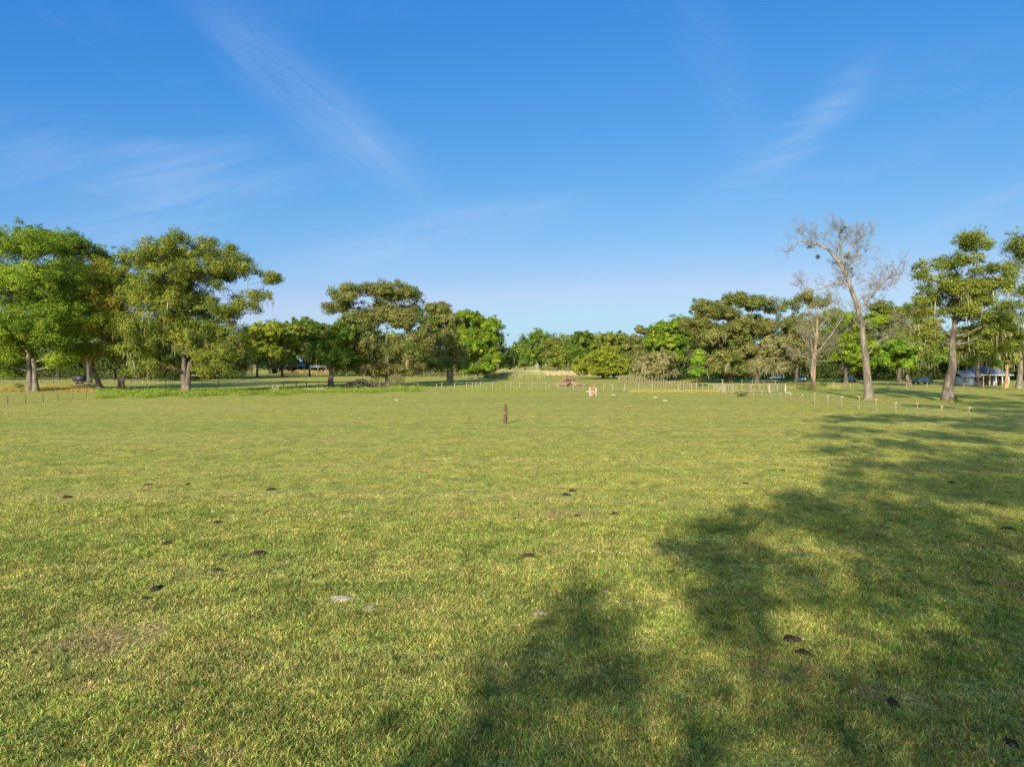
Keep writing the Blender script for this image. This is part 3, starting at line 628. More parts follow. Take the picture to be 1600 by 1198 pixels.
tree("young_tree", "slim young green tree with a pale stem by the old post line", (1089, 604), [(1090, 565, 10, 10), (1094, 582, 10, 8), (1085, 580, 7, 7), (1091, 552, 6, 7)], 'fresh', M_BARK_PALE, (1089, 580), .14, rc=.8)

# leafless trees
def grow(rng, mb, p, d, L, r, depth, up=.12):
    n = 5; P = [p]; dd = d.copy()
    for k in range(n - 1):
        dd = dd + rng.normal(0, .20, 3) + [0, 0, up]; dd /= np.linalg.norm(dd); P.append(P[-1] + dd * L / (n - 1))
    P = np.array(P); mb.tube(P, np.linspace(r, r * .5, n), 6 if depth > 2 else 4 if depth > 1 else 3, False)
    if depth <= 0: return
    for k in range(rng.integers(3, 6) if depth > 1 else rng.integers(4, 7)):
        i = rng.integers(1, n) if k else n - 1
        e = rng.normal(0, 1, 3); e -= dd * (e @ dd); e /= np.linalg.norm(e) + 1e-9
        nd = dd * rng.uniform(.55, .9) + e * rng.uniform(.4, .8); nd /= np.linalg.norm(nd)
        grow(rng, mb, P[i], nd, L * rng.uniform(.5, .75), max(.012, r * .5), depth - 1, up)
def bare_tree(name, label, base, trunk_px, limbs, r0, bk, bk2, seed, haze=None, twig_depth=2):
    """trunk and main limbs as pixel paths with real depth; twigs grown from them"""
    rng = np.random.default_rng(seed); g = G(*base); mpp = g[1] / F
    W3 = lambda pts, ye: np.array([[(a - base[0]) * mpp, ye * i / max(1, len(pts) - 1), (base[1] - b) * mpp] for i, (a, b) in enumerate(pts)])
    def dens(P, k):
        s = np.linspace(0, len(P) - 1, k); return np.stack([np.interp(s, np.arange(len(P)), P[:, a]) for a in range(3)], -1)
    mb = MB(); tr = wob(rng, dens(W3(trunk_px, 0.0), 20), .05); tr[0, 2] = -.15
    h = np.linspace(0, 1, 20); mb.tube(tr, r0 * (1 - .82 * h) * (1 + .5 * np.exp(-tr[:, 2] / r0)), 9)
    ends = [(tr, r0 * .18, 8)]; tm = mb; mb = MB()
    for pts, r in limbs:
        P = W3(pts, rng.uniform(-4, 4)); j = np.argmin(np.linalg.norm(tr - P[0], axis=1)); P[0] = tr[j]
        P = wob(rng, dens(P, 10), .06); mb.tube(P, np.linspace(r, r * .25, 10), 6); ends.append((P, r * .5, 3))
    for P, r, i0 in ends:
        for i in range(i0, len(P)):
            for _ in range(2 if twig_depth < 3 or rng.random() < .15 else 1):
                dd = P[i] - P[i - 1]; dd /= np.linalg.norm(dd); e = rng.normal(0, 1, 3); nd = dd * .6 + e * .6; nd /= np.linalg.norm(nd)
                grow(rng, mb, P[i], nd, rng.uniform(.95, 2.0), max(.02, r * .42), twig_depth)
    root = empty(name, g, label, 'tree')
    tm.build("trunk", bk, root, True); mb.build("branches", bk2, root, True)
    if haze:
        pal, cnt, leaf, lobes = haze; C = []
        for (px, py, rx, ry) in lobes:
            e = rng.normal(0, 1, (cnt, 3)); e /= np.linalg.norm(e, axis=1, keepdims=True); e *= rng.random((cnt, 1)) ** .4
            C.append(np.array([(px - base[0]) * mpp, rng.uniform(-2, 2), (base[1] - py) * mpp]) + e * [rx * mpp, rx * mpp, ry * mpp])
        C = np.vstack(C); P_ = np.array(PAL[pal]); n = len(C)
        link("crown", leaf_mesh("crown", rng, C, rng.normal(0, 1, (n, 3)), leaf, .5, P_[rng.integers(len(P_), size=n)] * rng.uniform(.7, 1.3, (n, 1))), M_LEAF, root)
    return root
bare_tree("bare_tree", "tall leafless tree leaning left, pale trunk at the right wire fence", (1359, 626),
          [(1359, 626), (1355, 590), (1349, 550), (1343, 510), (1334, 470), (1322, 440), (1313, 420), (1305, 405)],
          [([(1308, 410), (1296, 392), (1280, 383), (1262, 376), (1248, 376), (1240, 381)], .2), ([(1310, 412), (1312, 390), (1309, 378), (1307, 364)], .18), ([(1314, 420), (1322, 395), (1329, 384), (1335, 376)], .15),
           ([(1325, 448), (1310, 440), (1295, 446), (1275, 452), (1256, 455)], .17), ([(1347, 480), (1356, 462), (1364, 446), (1374, 428)], .16), ([(1356, 462), (1372, 456), (1384, 448)], .1),
           ([(1330, 462), (1332, 440), (1338, 420)], .12), ([(1318, 432), (1336, 402), (1350, 396)], .1), ([(1345, 520), (1332, 506), (1318, 490)], .1), ([(1350, 550), (1362, 530), (1376, 524)], .09)],
          .52, M_BARK_PALE, M_TWIG, 7, haze=('dark', 45, .26, [(1306, 364, 6, 8), (1268, 385, 5, 3), (1327, 425, 6, 12), (1310, 405, 5, 5), (1276, 402, 4, 4)]), twig_depth=3)
bare_tree("bare_tree", "grey twiggy tree with an orange tan trunk beside the right corral panel", (1272, 606),
          [(1272, 606), (1272, 585), (1273, 560), (1275, 530), (1277, 500), (1278, 480)],
          [([(1272, 560), (1262, 545), (1250, 530), (1242, 515)], .2), ([(1274, 555), (1286, 535), (1296, 515), (1305, 500)], .2), ([(1275, 530), (1266, 505), (1256, 488)], .15), ([(1276, 520), (1290, 495), (1298, 480)], .15),
           ([(1273, 565), (1256, 556), (1240, 554)], .13), ([(1274, 550), (1296, 540), (1310, 535)], .12), ([(1270, 604), (1265, 580), (1266, 555), (1258, 520)], .3)],
          .42, M_BARK_TAN, M_TWIG, 8, haze=('grey', 420, .22, [(1280, 490, 24, 22), (1250, 525, 22, 24), (1298, 520, 20, 26), (1275, 545, 26, 20)]))

# wood behind: three builds, copied
def dome_lobes(rng, H, R, low):
    L = [(0, 0, H * .72, R * .6, R * .6, H * .22)]
    for k in range(9):
        a = k * 2.4 + rng.uniform(-.4, .4); r = R * rng.uniform(.45, .8); z = H * rng.uniform(low + .1, .78)
        L.append((math.cos(a) * r, math.sin(a) * r, z, R * rng.uniform(.32, .46), R * rng.uniform(.32, .46), H * rng.uniform(.12, .18)))
    return L
protos = []
for k, (pal, H, R, low, ms) in enumerate([('green', 17, 8.5, .15, .1), ('dark', 15, 8.5, .08, .15), ('olive', 16, 8.0, .12, .2)]):
    rng = np.random.default_rng(900 + k)
    wd, cr, MS = tree_geometry(rng, dome_lobes(rng, H, R, low), (0, 0, H * .3), .45, 1, PAL[pal], .62, 36, 1.6, ms, .8, twig=False)
    protos.append((wd.mesh("trunk", True), leaf_mesh("crown", rng, *cr), moss_mesh("spanish_moss", rng, MS, 1.4) if MS else None))
    protos[-1][0].materials.append(M_BARK_DARK); protos[-1][1].materials.append(M_LEAF)
    if protos[-1][2]: protos[-1][2].materials.append(M_MOSS)
def copy_tree(k, px, py, sc, rz, label, group):
    r = empty("background_oak", G(px, py), label, "tree", group, rz); r.scale = (sc, sc, sc * .95)
    for nm, me in zip(("trunk", "crown", "spanish_moss"), protos[k]):
        if me: link_c = bpy.data.objects.new(nm, me); COL.objects.link(link_c); link_c.parent = r; tag(link_c, kind='stuff' if nm == 'spanish_moss' else None)
    return r
BACK = [(-120, 594, 1), (-60, 590, 0), (0, 593, 1), (45, 590, 1), (90, 592, 0), (135, 591, 1), (180, 592, 1), (225, 590, 0), (262, 592, 1), (310, 590, 0), (350, 591, 1), (392, 586, 1), (420, 584, 0),
        (535, 586, 1), (570, 588, 0), (612, 587, 2), (650, 588, 1), (690, 586, 1), (730, 585, 0), (765, 584, 1),
        (845, 579.5, 0), (875, 580, 2), (900, 580.5, 1), (935, 582, 2), (985, 583, 2), (1025, 586, 1), (1065, 587, 0), (1100, 589, 1), (1150, 590, 2), (1195, 591, 1), (1232, 592, 1), (1290, 591, 1), (1315, 592, 0), (1340, 591, 2), (1352, 592, 1), (1385, 591, 1), (1430, 592, 0), (1465, 593, 1), (1500, 592, 1), (1522, 595, 2), (1545, 592, 0), (1574, 595, 1), (1590, 593, 1), (1635, 594, 2)]
WHERE = [(40, "behind the tall bright green oak"), (150, "behind the dark oak at left"), (240, "behind the yellow green oaks"), (330, "behind the largest field oak"), (470, "beside the far barn"), (560, "right of the far barn"),
         (640, "behind the brownish forked oak"), (715, "behind the twin trunked oak"), (790, "behind the rounded bright oak"), (890, "beyond the distant gap"), (960, "behind the low lime oak"), (1050, "behind the grey mossy oak"),
         (1130, "behind the old post line"), (1215, "behind the corral"), (1300, "behind the tan trunked tree"), (1370, "behind the bare leaning tree"), (1440, "behind the vivid green boughs"), (1510, "behind the tall sparse oak"), (1700, "behind the porch roofed house")]
rg = random.Random(4); seen = {}
for i, (px, py, k) in enumerate(BACK):
    wh = next(wd for lim, wd in WHERE if px < lim); seen[wh] = seen.get(wh, 0) + 1
    nth = [", first from left", ", second from left", ", third from left", ", fourth from left"][min(3, seen[wh] - 1)]
    d = G(px, py)[1]; hpx = {0: 78, 1: 70, 2: 74}[k] * (1.15 if px < 360 or px > 1060 else .8 if 780 < px < 1000 else .95)
    sc = 1.12 * hpx * d / F / 16.0 * rg.uniform(.9, 1.08)
    copy_tree(k, px, py, sc, rg.uniform(0, 6.28), ("%s back row oak %s%s" % (["mid green", "dark green", "olive"][k], wh, nth)), "oaks in the back row")

def wood_floor(px0, px1, y0, y1, cnt, h, cols, seed):  # undergrowth; its dark leaf tints carry the shade under the crowns
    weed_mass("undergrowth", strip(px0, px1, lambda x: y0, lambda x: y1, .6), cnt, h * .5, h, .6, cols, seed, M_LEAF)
BASES = [(50, 612, 2.2), (157, 609.5, 1.6), (188, 609, 1.6), (290, 615, 2.4), (517, 606, 1.8), (606, 604, 1.8), (703, 598, 2), (1272, 606, 1.8), (1359, 626, 1.2), (1482, 628, 1.5), (1592, 609, 1.5), (1572, 609, 1.2)]
def skirts(rng, cnt):
    k = rng.integers(len(BASES), size=cnt); c = np.array([G(a, b)[:2] for a, b, r in BASES])[k]; r = np.array([b[2] for b in BASES])[k]
    a = rng.uniform(0, 6.28, cnt); return c + np.stack([np.cos(a), np.sin(a)], -1) * (r * rng.random(cnt) ** .7)[:, None]
weed_mass("tall_grass", skirts, 9000, .15, .55, .06, [(0.30, 0.25, 0.08), (0.24, 0.26, 0.06), (0.17, 0.22, 0.04)], 29, M_WEED, .6)
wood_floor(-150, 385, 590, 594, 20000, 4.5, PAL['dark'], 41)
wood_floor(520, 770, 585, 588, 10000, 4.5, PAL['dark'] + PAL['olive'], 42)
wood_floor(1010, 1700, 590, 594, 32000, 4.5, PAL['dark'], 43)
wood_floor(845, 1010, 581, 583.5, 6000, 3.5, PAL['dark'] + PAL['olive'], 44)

# trees behind and beside the camera, whose shadows cross the grass
def caster(label, shadows, pal='olive', seed=1, per=40):
    """shadows: (x, y, r, height) of each bough's shadow on the grass"""
    rng = np.random.default_rng(seed); k = 1 / math.tan(SUN_EL); L = []
    for (x, y, r, h) in shadows: L.append([x - SHX * k * h, y - SHY * k * h, h, r, r, r * .55])
    L = np.array(L); fx, fy = L[:, 0].mean(), L[:, 1].mean()
    L[:, 0] -= fx; L[:, 1] -= fy
    wd, cr, MS = tree_geometry(rng, [tuple(a) for a in L], (0, 0, L[:, 2].min() * .5), .5, 1, PAL[pal], .30, per, 1.0, .15, 1.15, fill=0)
    r = empty("live_oak", (fx, fy, 0), label, "tree", "oaks around the viewpoint")
    wd.build("trunk", M_BARK, r, True); link("crown", leaf_mesh("crown", rng, *cr), M_LEAF, r)
    tag(link("spanish_moss", moss_mesh("spanish_moss", rng, MS), M_MOSS, r), kind="stuff") if MS else None
CAST = [
    ("oak behind the viewpoint that shades the near middle of the grass", [(.2, 6.5, 1.7, 15), (.6, 10, 1.1, 16), (1.5, 12.2, .9, 16.5), (-.6, 8.6, .9, 15.5), (3.4, 6, 1.3, 15), (2.2, 8.4, .7, 15), (1.5, 4, 2, 13), (-2, 3, 2, 13)]),
    ("oak behind the viewpoint that shades the near right of the grass", [(4.6, 9.5, 1.2, 15), (5.4, 14.5, 1.5, 16), (6.2, 17.8, 1.1, 17), (8, 11.5, 2.2, 15), (9.5, 16, 2.2, 16), (7.5, 6.5, 2.2, 14), (12, 12.5, 2.5, 15), (5.4, 7.6, 1.3, 15), (7.2, 9, 1.8, 15), (10, 9.6, 2.2, 15.5), (6.8, 13.2, 1.3, 16), (11, 6.6, 2.6, 14), (12.8, 16.2, 1.9, 16), (4.3, 16.2, 1.1, 16), (5.6, 18.6, .8, 17), (7.4, 20.2, .9, 17), (8.6, 18.4, 1.5, 16.5), (3.6, 11.4, .9, 15.5), (3.9, 7.4, 1.1, 15), (4.5, 12.8, .9, 16)]),
    ("oak right of the viewpoint that shades the right of the grass", [(9.2, 21, 1.5, 18), (12.5, 20.5, 1.6, 17), (12.3, 25.3, 1.4, 19), (15.5, 24, 2.2, 18), (16, 17.5, 2.4, 16), (18.5, 28, 2.6, 18), (20, 21, 2.6, 16), (15.5, 31, 1.6, 19), (10.6, 19.6, 1.6, 17), (9.8, 23.2, 1.0, 18), (13.6, 28.5, 1.0, 19), (18, 23.6, 2.2, 17), (22, 25, 2.2, 17), (21, 31, 2, 18)]),
    ("tall oak right of the viewpoint that throws the pointed shadow", [(17.3, 36, 1.6, 19), (19.8, 43.5, 1.6, 21), (21.5, 38, 2.4, 19), (25, 33, 2.6, 17), (23.5, 47, 2.0, 21), (27.5, 42, 3, 19), (31, 36, 3, 17), (27, 27, 2.6, 16)]),
    ("farther oak right of the frame that shades the grass before the wire fence", [(28, 55.5, 3.2, 19), (33.5, 57, 3.4, 19), (38, 53, 3.4, 18), (34, 48, 3, 17), (40, 45, 3.4, 16), (44, 57, 3.2, 18), (36, 41, 2.6, 16)]),
    ("oak beyond the frame at right that dapples the fence corner", [(47, 66, 3, 19), (52, 62, 3.2, 18), (45, 74, 2.4, 20), (53, 74, 3.2, 20), (58, 70, 3.2, 18), (55, 80, 2.4, 20), (60, 80, 3.2, 20), (52, 53, 3, 16)]),
    ("far oak beyond the frame at right that shades the inner paddock", [(63, 92, 3.2, 19), (70, 88, 3.4, 18), (66, 101, 3.2, 20), (76, 98, 3.4, 18), (74, 92, 3.2, 19)]),
]
for i, (lb, sh) in enumerate(CAST): caster(lb, sh, 'olive', 60 + i)

# ------------------------------------------------------------------ fences
def seg_posts(mb_fn, pts): pass
def post_mesh(h, r, rng, lean=.03, sides=6, square=False):
    m = MB(); t_ = np.array([rng.normal(0, lean), rng.normal(0, lean), 0]) * h
    if square: m.box((-r, -r * .8, -.1), (r, r * .8, h), rng.uniform(-.2, .2), jit=.008, rng=rng)
    else: m.tube(np.array([[0, 0, -.1], t_ * .5 + [0, 0, h * .5], t_ + [0, 0, h]]), [r * 1.05, r, r * .95], sides)
    return m
def fence(name, label, pix, h, r, mat, rails=(), rail_mat=None, rail_r=.05, wires=(), wire_mat=None, seed=1, cap=None, rail_part="rail", board=None, skip=()):
    """pix: foot pixels of the posts. One fence, every post a part"""
    rng = np.random.default_rng(seed); gs_ = [G(a, b) for a, b in pix]; o = gs_[0]
    root = empty(name, o, label, "fence")
    hs = [h * rng.uniform(.84, 1.14) for _ in gs_]
    for g, hh in zip(gs_, hs):
        p = post_mesh(hh, r * rng.uniform(.8, 1.25), rng, .055).build("post", mat, root, True); p.location = tuple(g - o)
        if cap:
            m = MB(); m.tube(np.array([[0, 0, hh * .92], [0, 0, hh * 1.04]]), [r * 1.25, r * 1.1], 7); m.tube(np.array([[-.14, 0, hh * .97], [.14, 0, hh * .97]]), .03, 5)
            link("insulator", m.mesh("insulator"), cap, p)
    def boards(zs, rad, nm, mt, flat):
        for z in zs:
            for i in range(len(gs_) - 1):
                if i in skip: continue
                m = MB(); a, b = gs_[i] - o, gs_[i + 1] - o
                if flat:
                    d = b - a; ln = np.linalg.norm(d); m.box((0, -.02, -rad), (ln, .02, rad), math.atan2(d[1], d[0]), a + [0, 0, z + rng.normal(0, .015)])
                else: m.tube(np.array([a + [0, 0, z], (a + b) / 2 + [0, 0, z - .02], b + [0, 0, z]]), rad, 6)
                m.build(nm, mt, root)
    def run(zs, rad, nm, mt, flat=False, sides=5):
        for z in zs:
            m = MB()
            for i in range(len(gs_) - 1):
                if i in skip: continue
                a, b = gs_[i] - o, gs_[i + 1] - o
                if flat:
                    d = b - a; ln = np.linalg.norm(d); m.box((0, -.02, -rad), (ln, .02, rad), math.atan2(d[1], d[0]), a + [0, 0, z + rng.normal(0, .015)])
                else:
                    mid = (a + b) / 2 - [0, 0, .02]; m.tube(np.array([a + [0, 0, z], mid + [0, 0, z], b + [0, 0, z]]), rad, sides)
            m.build(nm, mt, root)
    boards(rails, rail_r, rail_part, rail_mat or mat, board is not None)
    run(wires, .011, "wire", wire_mat or M_WIRE, False, 4)
    return root

RIGHT = [(1150, 618), (1163, 619), (1178, 620.5), (1191, 622.3), (1205, 624.3), (1220, 625.2), (1236, 626.6), (1254, 628.4), (1273, 630.6), (1293.5, 632.4), (1316, 635.4), (1342, 638), (1369, 641.5), (1400, 645), (1433, 648), (1472, 651.5), (1515, 655.5), (1565, 659), (1622, 663), (1690, 668)]
fence("wire_fence", "wire fence on slim posts with yellow caps along the right of the field", RIGHT, 1.08, .04, M_WOOD_PALE, wires=(.35, .65, .95), seed=31, cap=M_YELLOW)
LEFT = [(-55, 637), (-20, 634.5), (12, 632.2), (40.5, 630.3), (67.5, 627.8), (91, 625.6), (113.5, 623.8), (134, 621)]
fence("wire_fence", "thin dark wire fence at the far left before the bright green oak", LEFT, 1.02, .04, M_WOOD_DARK, wires=(.12, .4, .7, .98), seed=32)
BLACK = [(-40, 596.5), (0, 597), (20, 597), (42, 597.3), (63, 597.5), (83, 597.8), (104, 598), (128, 598.6), (152, 599.4), (178, 600.2), (204, 601), (230, 601.6), (258, 602.2), (286, 602.8), (315, 603.4), (342, 604), (372, 604.2), (402, 604.4), (424, 604.6), (443, 604.8), (463, 605), (479, 605.2), (497, 605.4), (522, 605.8), (548, 606), (576, 606.4), (607, 606.8), (623.5, 607), (636, 607.2), (653, 607.4)]
fence("board_fence", "long dark board fence running behind the left field oaks", BLACK, 1.25, .075, M_WOOD_DARK, rails=(1.12,), rail_r=.09, board=True, wires=(.4, .75), seed=33)
MIDDLE = [(682, 608), (690, 608), (710, 607.2), (729, 607), (738, 607.2), (744, 607.4), (751, 607.4), (770, 607.3), (791, 607.3), (798, 607.4), (812, 607.6), (832, 608), (853, 608.2), (858, 608.3), (873, 608.8), (884, 609), (896, 609.2), (912, 609.6), (928, 610), (943.5, 610.6), (957.5, 611)]
fence("rail_fence", "pale weathered rail fence with a single top rail across the far side of the field", MIDDLE, 1.22, .075, M_WOOD_PALE, rails=(1.14,), rail_r=.055, wires=(.35, .7), seed=34, skip=(0, 1, 7, 12, 15, 17, 18))
MID2 = [(957.5, 611), (975, 611), (998, 611), (1019, 611.2), (1040, 611), (1060, 610.5), (1081.5, 610.3), (1088, 610.6), (1097, 611)]
fence("wire_fence", "low fence of pale stub posts in front of the old post line", MID2, 1.25, .10, M_WOOD_PALE, wires=(.4, .8), seed=35)
t_ = np.linspace(0, 1, 30)
OLD = [(966 + 112 * k ** 1.25, 596.5 + 11.5 * k ** 1.5) for k in t_]
fence("post_fence", "old brown post fence of close set posts running into the distance", OLD, 1.35, .10, plain("old_brown_wood", (0.13, 0.09, 0.065), (0.28, 0.21, 0.15), 3, .9), wires=(.5, .9), seed=36)
BACKR = [(1159, 602), (1176, 602.4), (1193.5, 602.8), (1212, 603.2), (1242, 607.5), (1258, 606.8), (1302, 606.5), (1329, 607), (1359, 607), (1388, 607.3), (1417, 607.6), (1448, 607.4), (1478, 607.2), (1506, 607), (1537, 607.4), (1566, 608)]
fence("post_fence", "grey wire fence under the right hand trees in front of the house", BACKR, 1.15, .075, M_WOOD_PALE, rails=(), wires=(.4, .8, 1.08), seed=37)
FARW = [(640, 589), (655, 589), (670, 589), (686, 589), (702, 589), (712, 589), (724, 589)]
fence("rail_fence", "far white rail fence seen beneath the twin trunked oak", FARW, 1.5, .08, M_WOOD_PALE, rails=(.7, 1.35), rail_r=.07, seed=38)

# corral: gate, panels, mesh panel
def panel(name, label, cat, p0, p1, h, bars, verts, r, mat, post_r=.07, mid=()):
    a, b = G(*p0), G(*p1); root = empty(name, a, label, cat); d = b - a
    for e in (np.zeros(3), d):
        m = MB(); m.tube(np.array([e + [0, 0, -.1], e + [0, 0, h * 1.06]]), post_r, 8); m.build("post", mat, root, True)
    for z in np.linspace(.22, h, bars):
        m = MB(); m.tube(np.array([[0, 0, z], d * .5 + [0, 0, z], d + [0, 0, z]]), r, 6); m.build("rail", mat, root, True)
    for f in np.linspace(0, 1, verts + 2)[1:-1]:
        m = MB(); m.tube(np.array([d * f + [0, 0, .2], d * f + [0, 0, h]]), r, 6); m.build("upright", mat, root, True)
    return root
panel("corral_panel", "small square panel at the left end of the corral", "corral panel", (1107, 611.5), (1115, 611.8), 1.3, 2, 0, .05, M_WOOD_PALE)
panel("mesh_gate", "grey barred gate beside the tall corral post", "gate", (1117, 612), (1131, 612.6), 1.3, 4, 5, .035, M_STEEL, .05)
panel("corral_panel", "low corral panel right of the barred gate", "corral panel", (1133, 614), (1143.5, 614.2), 1.3, 2, 1, .06, M_WOOD_PALE, .1)
panel("corral_panel", "long tan corral panel in the middle of the corral", "corral panel", (1146, 613.2), (1172, 613.2), 1.3, 2, 1, .055, M_WOOD_PALE)
panel("corral_panel", "tan corral panel left of the five barred gate", "corral panel", (1174, 613.1), (1200, 613), 1.3, 2, 1, .055, M_WOOD_PALE)
panel("pipe_gate", "five barred tan gate at the right end of the corral", "gate", (1202, 613), (1227, 612.5), 1.32, 5, 1, .045, M_STEEL, .12)
g = G(1127.5, 611); tp = empty("tall_post", g, "tall pale post standing above the corral panels", "post")
post_mesh(1.95, .10, np.random.default_rng(3)).build("post", M_WOOD_PALE, tp, True)
m = MB(); m.box((-.13, -.13, 1.93), (.13, .13, 1.99)); m.build("cap", M_WOOD_PALE, tp)

# ------------------------------------------------------------------ things in the field
# lone post
g = G(789, 662); rng = np.random.default_rng(12); lp = empty("field_post", g, "lone weathered brown wooden post in the middle of the field", "post")
m = MB(); zz = np.linspace(-.1, 1.47, 12)
P = np.stack([.03 * np.sin(zz * 2) + rng.normal(0, .008, 12) + zz * .03, rng.normal(0, .008, 12), zz], -1)
m.tube(P, np.interp(zz, [-.1, .6, .85, 1.2, 1.47], [.155, .15, .12, .12, .085]), 10)
m.tube(np.array([[.02, -.02, 1.35], [.05, -.01, 1.52]]), [.06, .03], 6)
m.build("post", M_WOOD_BROWN, lp, True)
m = MB(); m.tube(np.array([[.03, -.005, .80], [.032, -.005, .87]]), .118, 10); m.box((.05, -.16, .80), (.11, -.10, .88)); m.build("band", M_WOOD_PALE, lp)

# wooden stand at left
g = G(430.5, 613.5); st = empty("wooden_stand", g, "small pale H shaped wooden stand at the edge of the weeds", "wooden stand")
mp = g[1] / F
for sx in (-.48, .48):
    m = MB(); m.box((sx - .07, -.06, -.1), (sx + .07, .06, 1.4)); m.build("leg", M_WOOD_PALE, st)
m = MB(); m.box((-.41, -.05, .58), (.41, .05, .76)); m.build("crossbar", M_WOOD_PALE, st)
m = MB(); m.box((.16, -.04, .76), (.27, .04, 1.42)); m.box((.02, -.04, .05), (.12, .04, .58)); m.build("slat", M_WOOD_PALE, st)

def log(name, label, px0, px1, py, r, mat, cat="log", seed=1, z=0.0, bend=.15):
    rng = np.random.default_rng(seed); a, b = G(px0, py), G(px1, py); root_at = (a + b) / 2
    m = MB(); P = np.linspace(a - root_at, b - root_at, 10); P[:, 2] = r * .8 + z + rng.normal(0, r * .12, 10); P[:, 1] += np.sin(np.linspace(0, 3, 10)) * bend
    m.tube(P, r * rng.uniform(.85, 1.15, 10) * np.linspace(1.05, .8, 10), 9)
    o = m.build(name, mat, None, True); o.location = tuple(root_at); tag(o, label, cat); return o
log("fallen_log", "thick pale pinkish log lying in front of the blackish trunk", 464, 493, 611.0, .32, M_SAND_PINK, seed=2)
log("fallen_log", "reddish broken log at the right end of the pinkish log", 491, 506, 611.0, .36, M_WOOD_RED, seed=3)
log("fallen_log", "short pale split log nearest the blackish trunk", 503, 512, 611.4, .22, M_WOOD_PALE, seed=4)

def brush_pile(label, px0, px1, py, h, n, mat, seed, leaves=None):
    """one tangled heap of cut branches"""
    rng = np.random.default_rng(seed); a, b = G(px0, py), G(px1, py); c = (a + b) / 2; Wd = np.linalg.norm(b - a) / 2
    m = MB()
    for _ in range(n):
        x = rng.uniform(-1, 1); z = rng.uniform(.03, 1) * h * (1 - .75 * x * x); L = rng.uniform(.6, 2.6); an = rng.uniform(0, math.pi); el = rng.normal(0, .3)
        p = np.array([x * Wd * .9, rng.normal(0, 1.0), z]); d = np.array([math.cos(an) * math.cos(el), math.sin(an) * math.cos(el), math.sin(el)]) * L / 2
        q1, q2 = p - d, p + d; q1[2] = max(q1[2], .03); q2[2] = max(q2[2], .03); r = rng.uniform(.02, .13)
        m.tube(np.array([q1, p + rng.normal(0, .1, 3) * [1, 1, .5], q2]), [r, r * .9, r * .6], 5)
    root = empty("brush_pile", c, label, "brush pile"); m.build("branches", mat, root)
    if leaves:
        k = 500; x = rng.uniform(-1, 1, k); C = np.stack([x * Wd, rng.normal(0, 1, k), rng.random(k) * h * (1 - .7 * x * x)], -1)
        link("leaves", leaf_mesh("leaves", rng, C, rng.normal(0, 1, (k, 3)), .3, .6, np.array(PAL[leaves])[rng.integers(3, size=k)]), M_LEAF, root)
brush_pile("long dark pile of cut logs and branches in front of the brownish oak", 538, 588, 606.3, 1.5, 240, M_BARK_DARK, 3, 'dark')
brush_pile("paler heap of cut branches right of the dark log pile", 580, 606, 606.3, 1.1, 110, M_BARK, 4)
brush_pile("reddish brown heap of timber behind the pale rail fence", 868, 918, 603.0, .85, 190, M_WOOD_RED, 5)
brush_pile("tan heap of timber standing behind the reddish heap", 880, 898, 598.0, 1.7, 130, M_BARK_TAN, 6)
brush_pile("low pale rubble of planks by the black covered trailer", 116, 152, 604.5, .6, 90, M_WOOD_PALE, 7)

def shrub(label, px, py, wpx, hpx, pal, seed, twigs=30, n=500, leaf=.16):
    rng = np.random.default_rng(seed); g = G(px, py); mp = g[1] / F; R, H = wpx * mp / 2, hpx * mp
    root = empty("shrub", g, label, "shrub"); m = MB()
    for _ in range(twigs):
        a = rng.uniform(0, 6.28); r = R * rng.uniform(.2, 1); m.tube(bez(np.array([0, 0, -.05]), np.array([math.cos(a) * r * .3, math.sin(a) * r * .3, H * .6]), np.array([math.cos(a) * r, math.sin(a) * r, H * rng.uniform(.5, 1)]), 5), np.linspace(.03, .008, 5), 4, False)
    m.build("stems", M_BARK, root)
    e = rng.normal(0, 1, (n, 3)); e /= np.linalg.norm(e, axis=1, keepdims=True); e *= rng.random((n, 1)) ** .4; C = e * [R, R, H * .5] + [0, 0, H * .52]
    link("foliage", leaf_mesh("foliage", rng, C, e + rng.normal(0, .6, (n, 3)), leaf, .6, np.array(PAL[pal])[rng.integers(3, size=n)] * rng.uniform(.7, 1.3, (n, 1))), M_LEAF, root)
shrub("low brown shrub in front of the corral panels", 1158, 619.5, 22, 9, 'brown', 5)
shrub("grey twiggy bush hiding the fence right of the brush piles", 619, 606, 30, 22, 'grey', 6, n=1400, leaf=.22)
shrub("green bush at the foot of the tan trunked tree", 1287, 605, 12, 9, 'green', 7)
shrub("weedy bush at the foot of the tall bright green oak", 30, 609, 16, 11, 'green', 8)
shrub("thin sapling weed beside the dark grey trunk in the right paddock", 1493, 632, 6, 16, 'dark', 9, 12, 120)
shrub("small leafy weed in the shaded grass at lower right", 1521, 996, 12, 12, 'fresh', 10, 6, 26, .035)

# red and white jump
g = G(926.5, 618.5); J = empty("jump_stand", g, "small red and white jump stand in the far grass", "jump stand")
for sx in (-.45, .45):
    m = MB(); m.box((sx - .06, -.06, -.05), (sx + .06, .06, 1.25)); m.box((sx - .09, -.35, 0), (sx + .09, .35, .09)); m.build("standard", M_WHITE, J)
m = MB(); m.box((-.38, -.03, .86), (.38, .03, 1.18)); m.build("red_board", M_RED, J)
m = MB(); m.box((-.385, -.032, .15), (-.02, .028, .52)); m.box((.06, -.032, .22), (.385, .028, .52)); m.build("red_board", M_RED, J)
m = MB(); m.tube(np.array([[-1.0, -.12, .64], [.5, -.12, .66]]), .07, 8); m.build("pole", M_WHITE, J)
m = MB(); m.tube(np.array([[-.32, -.2, .18], [.1, -.2, .2]]), .07, 8); m.build("lower_pole", M_WHITE, J)

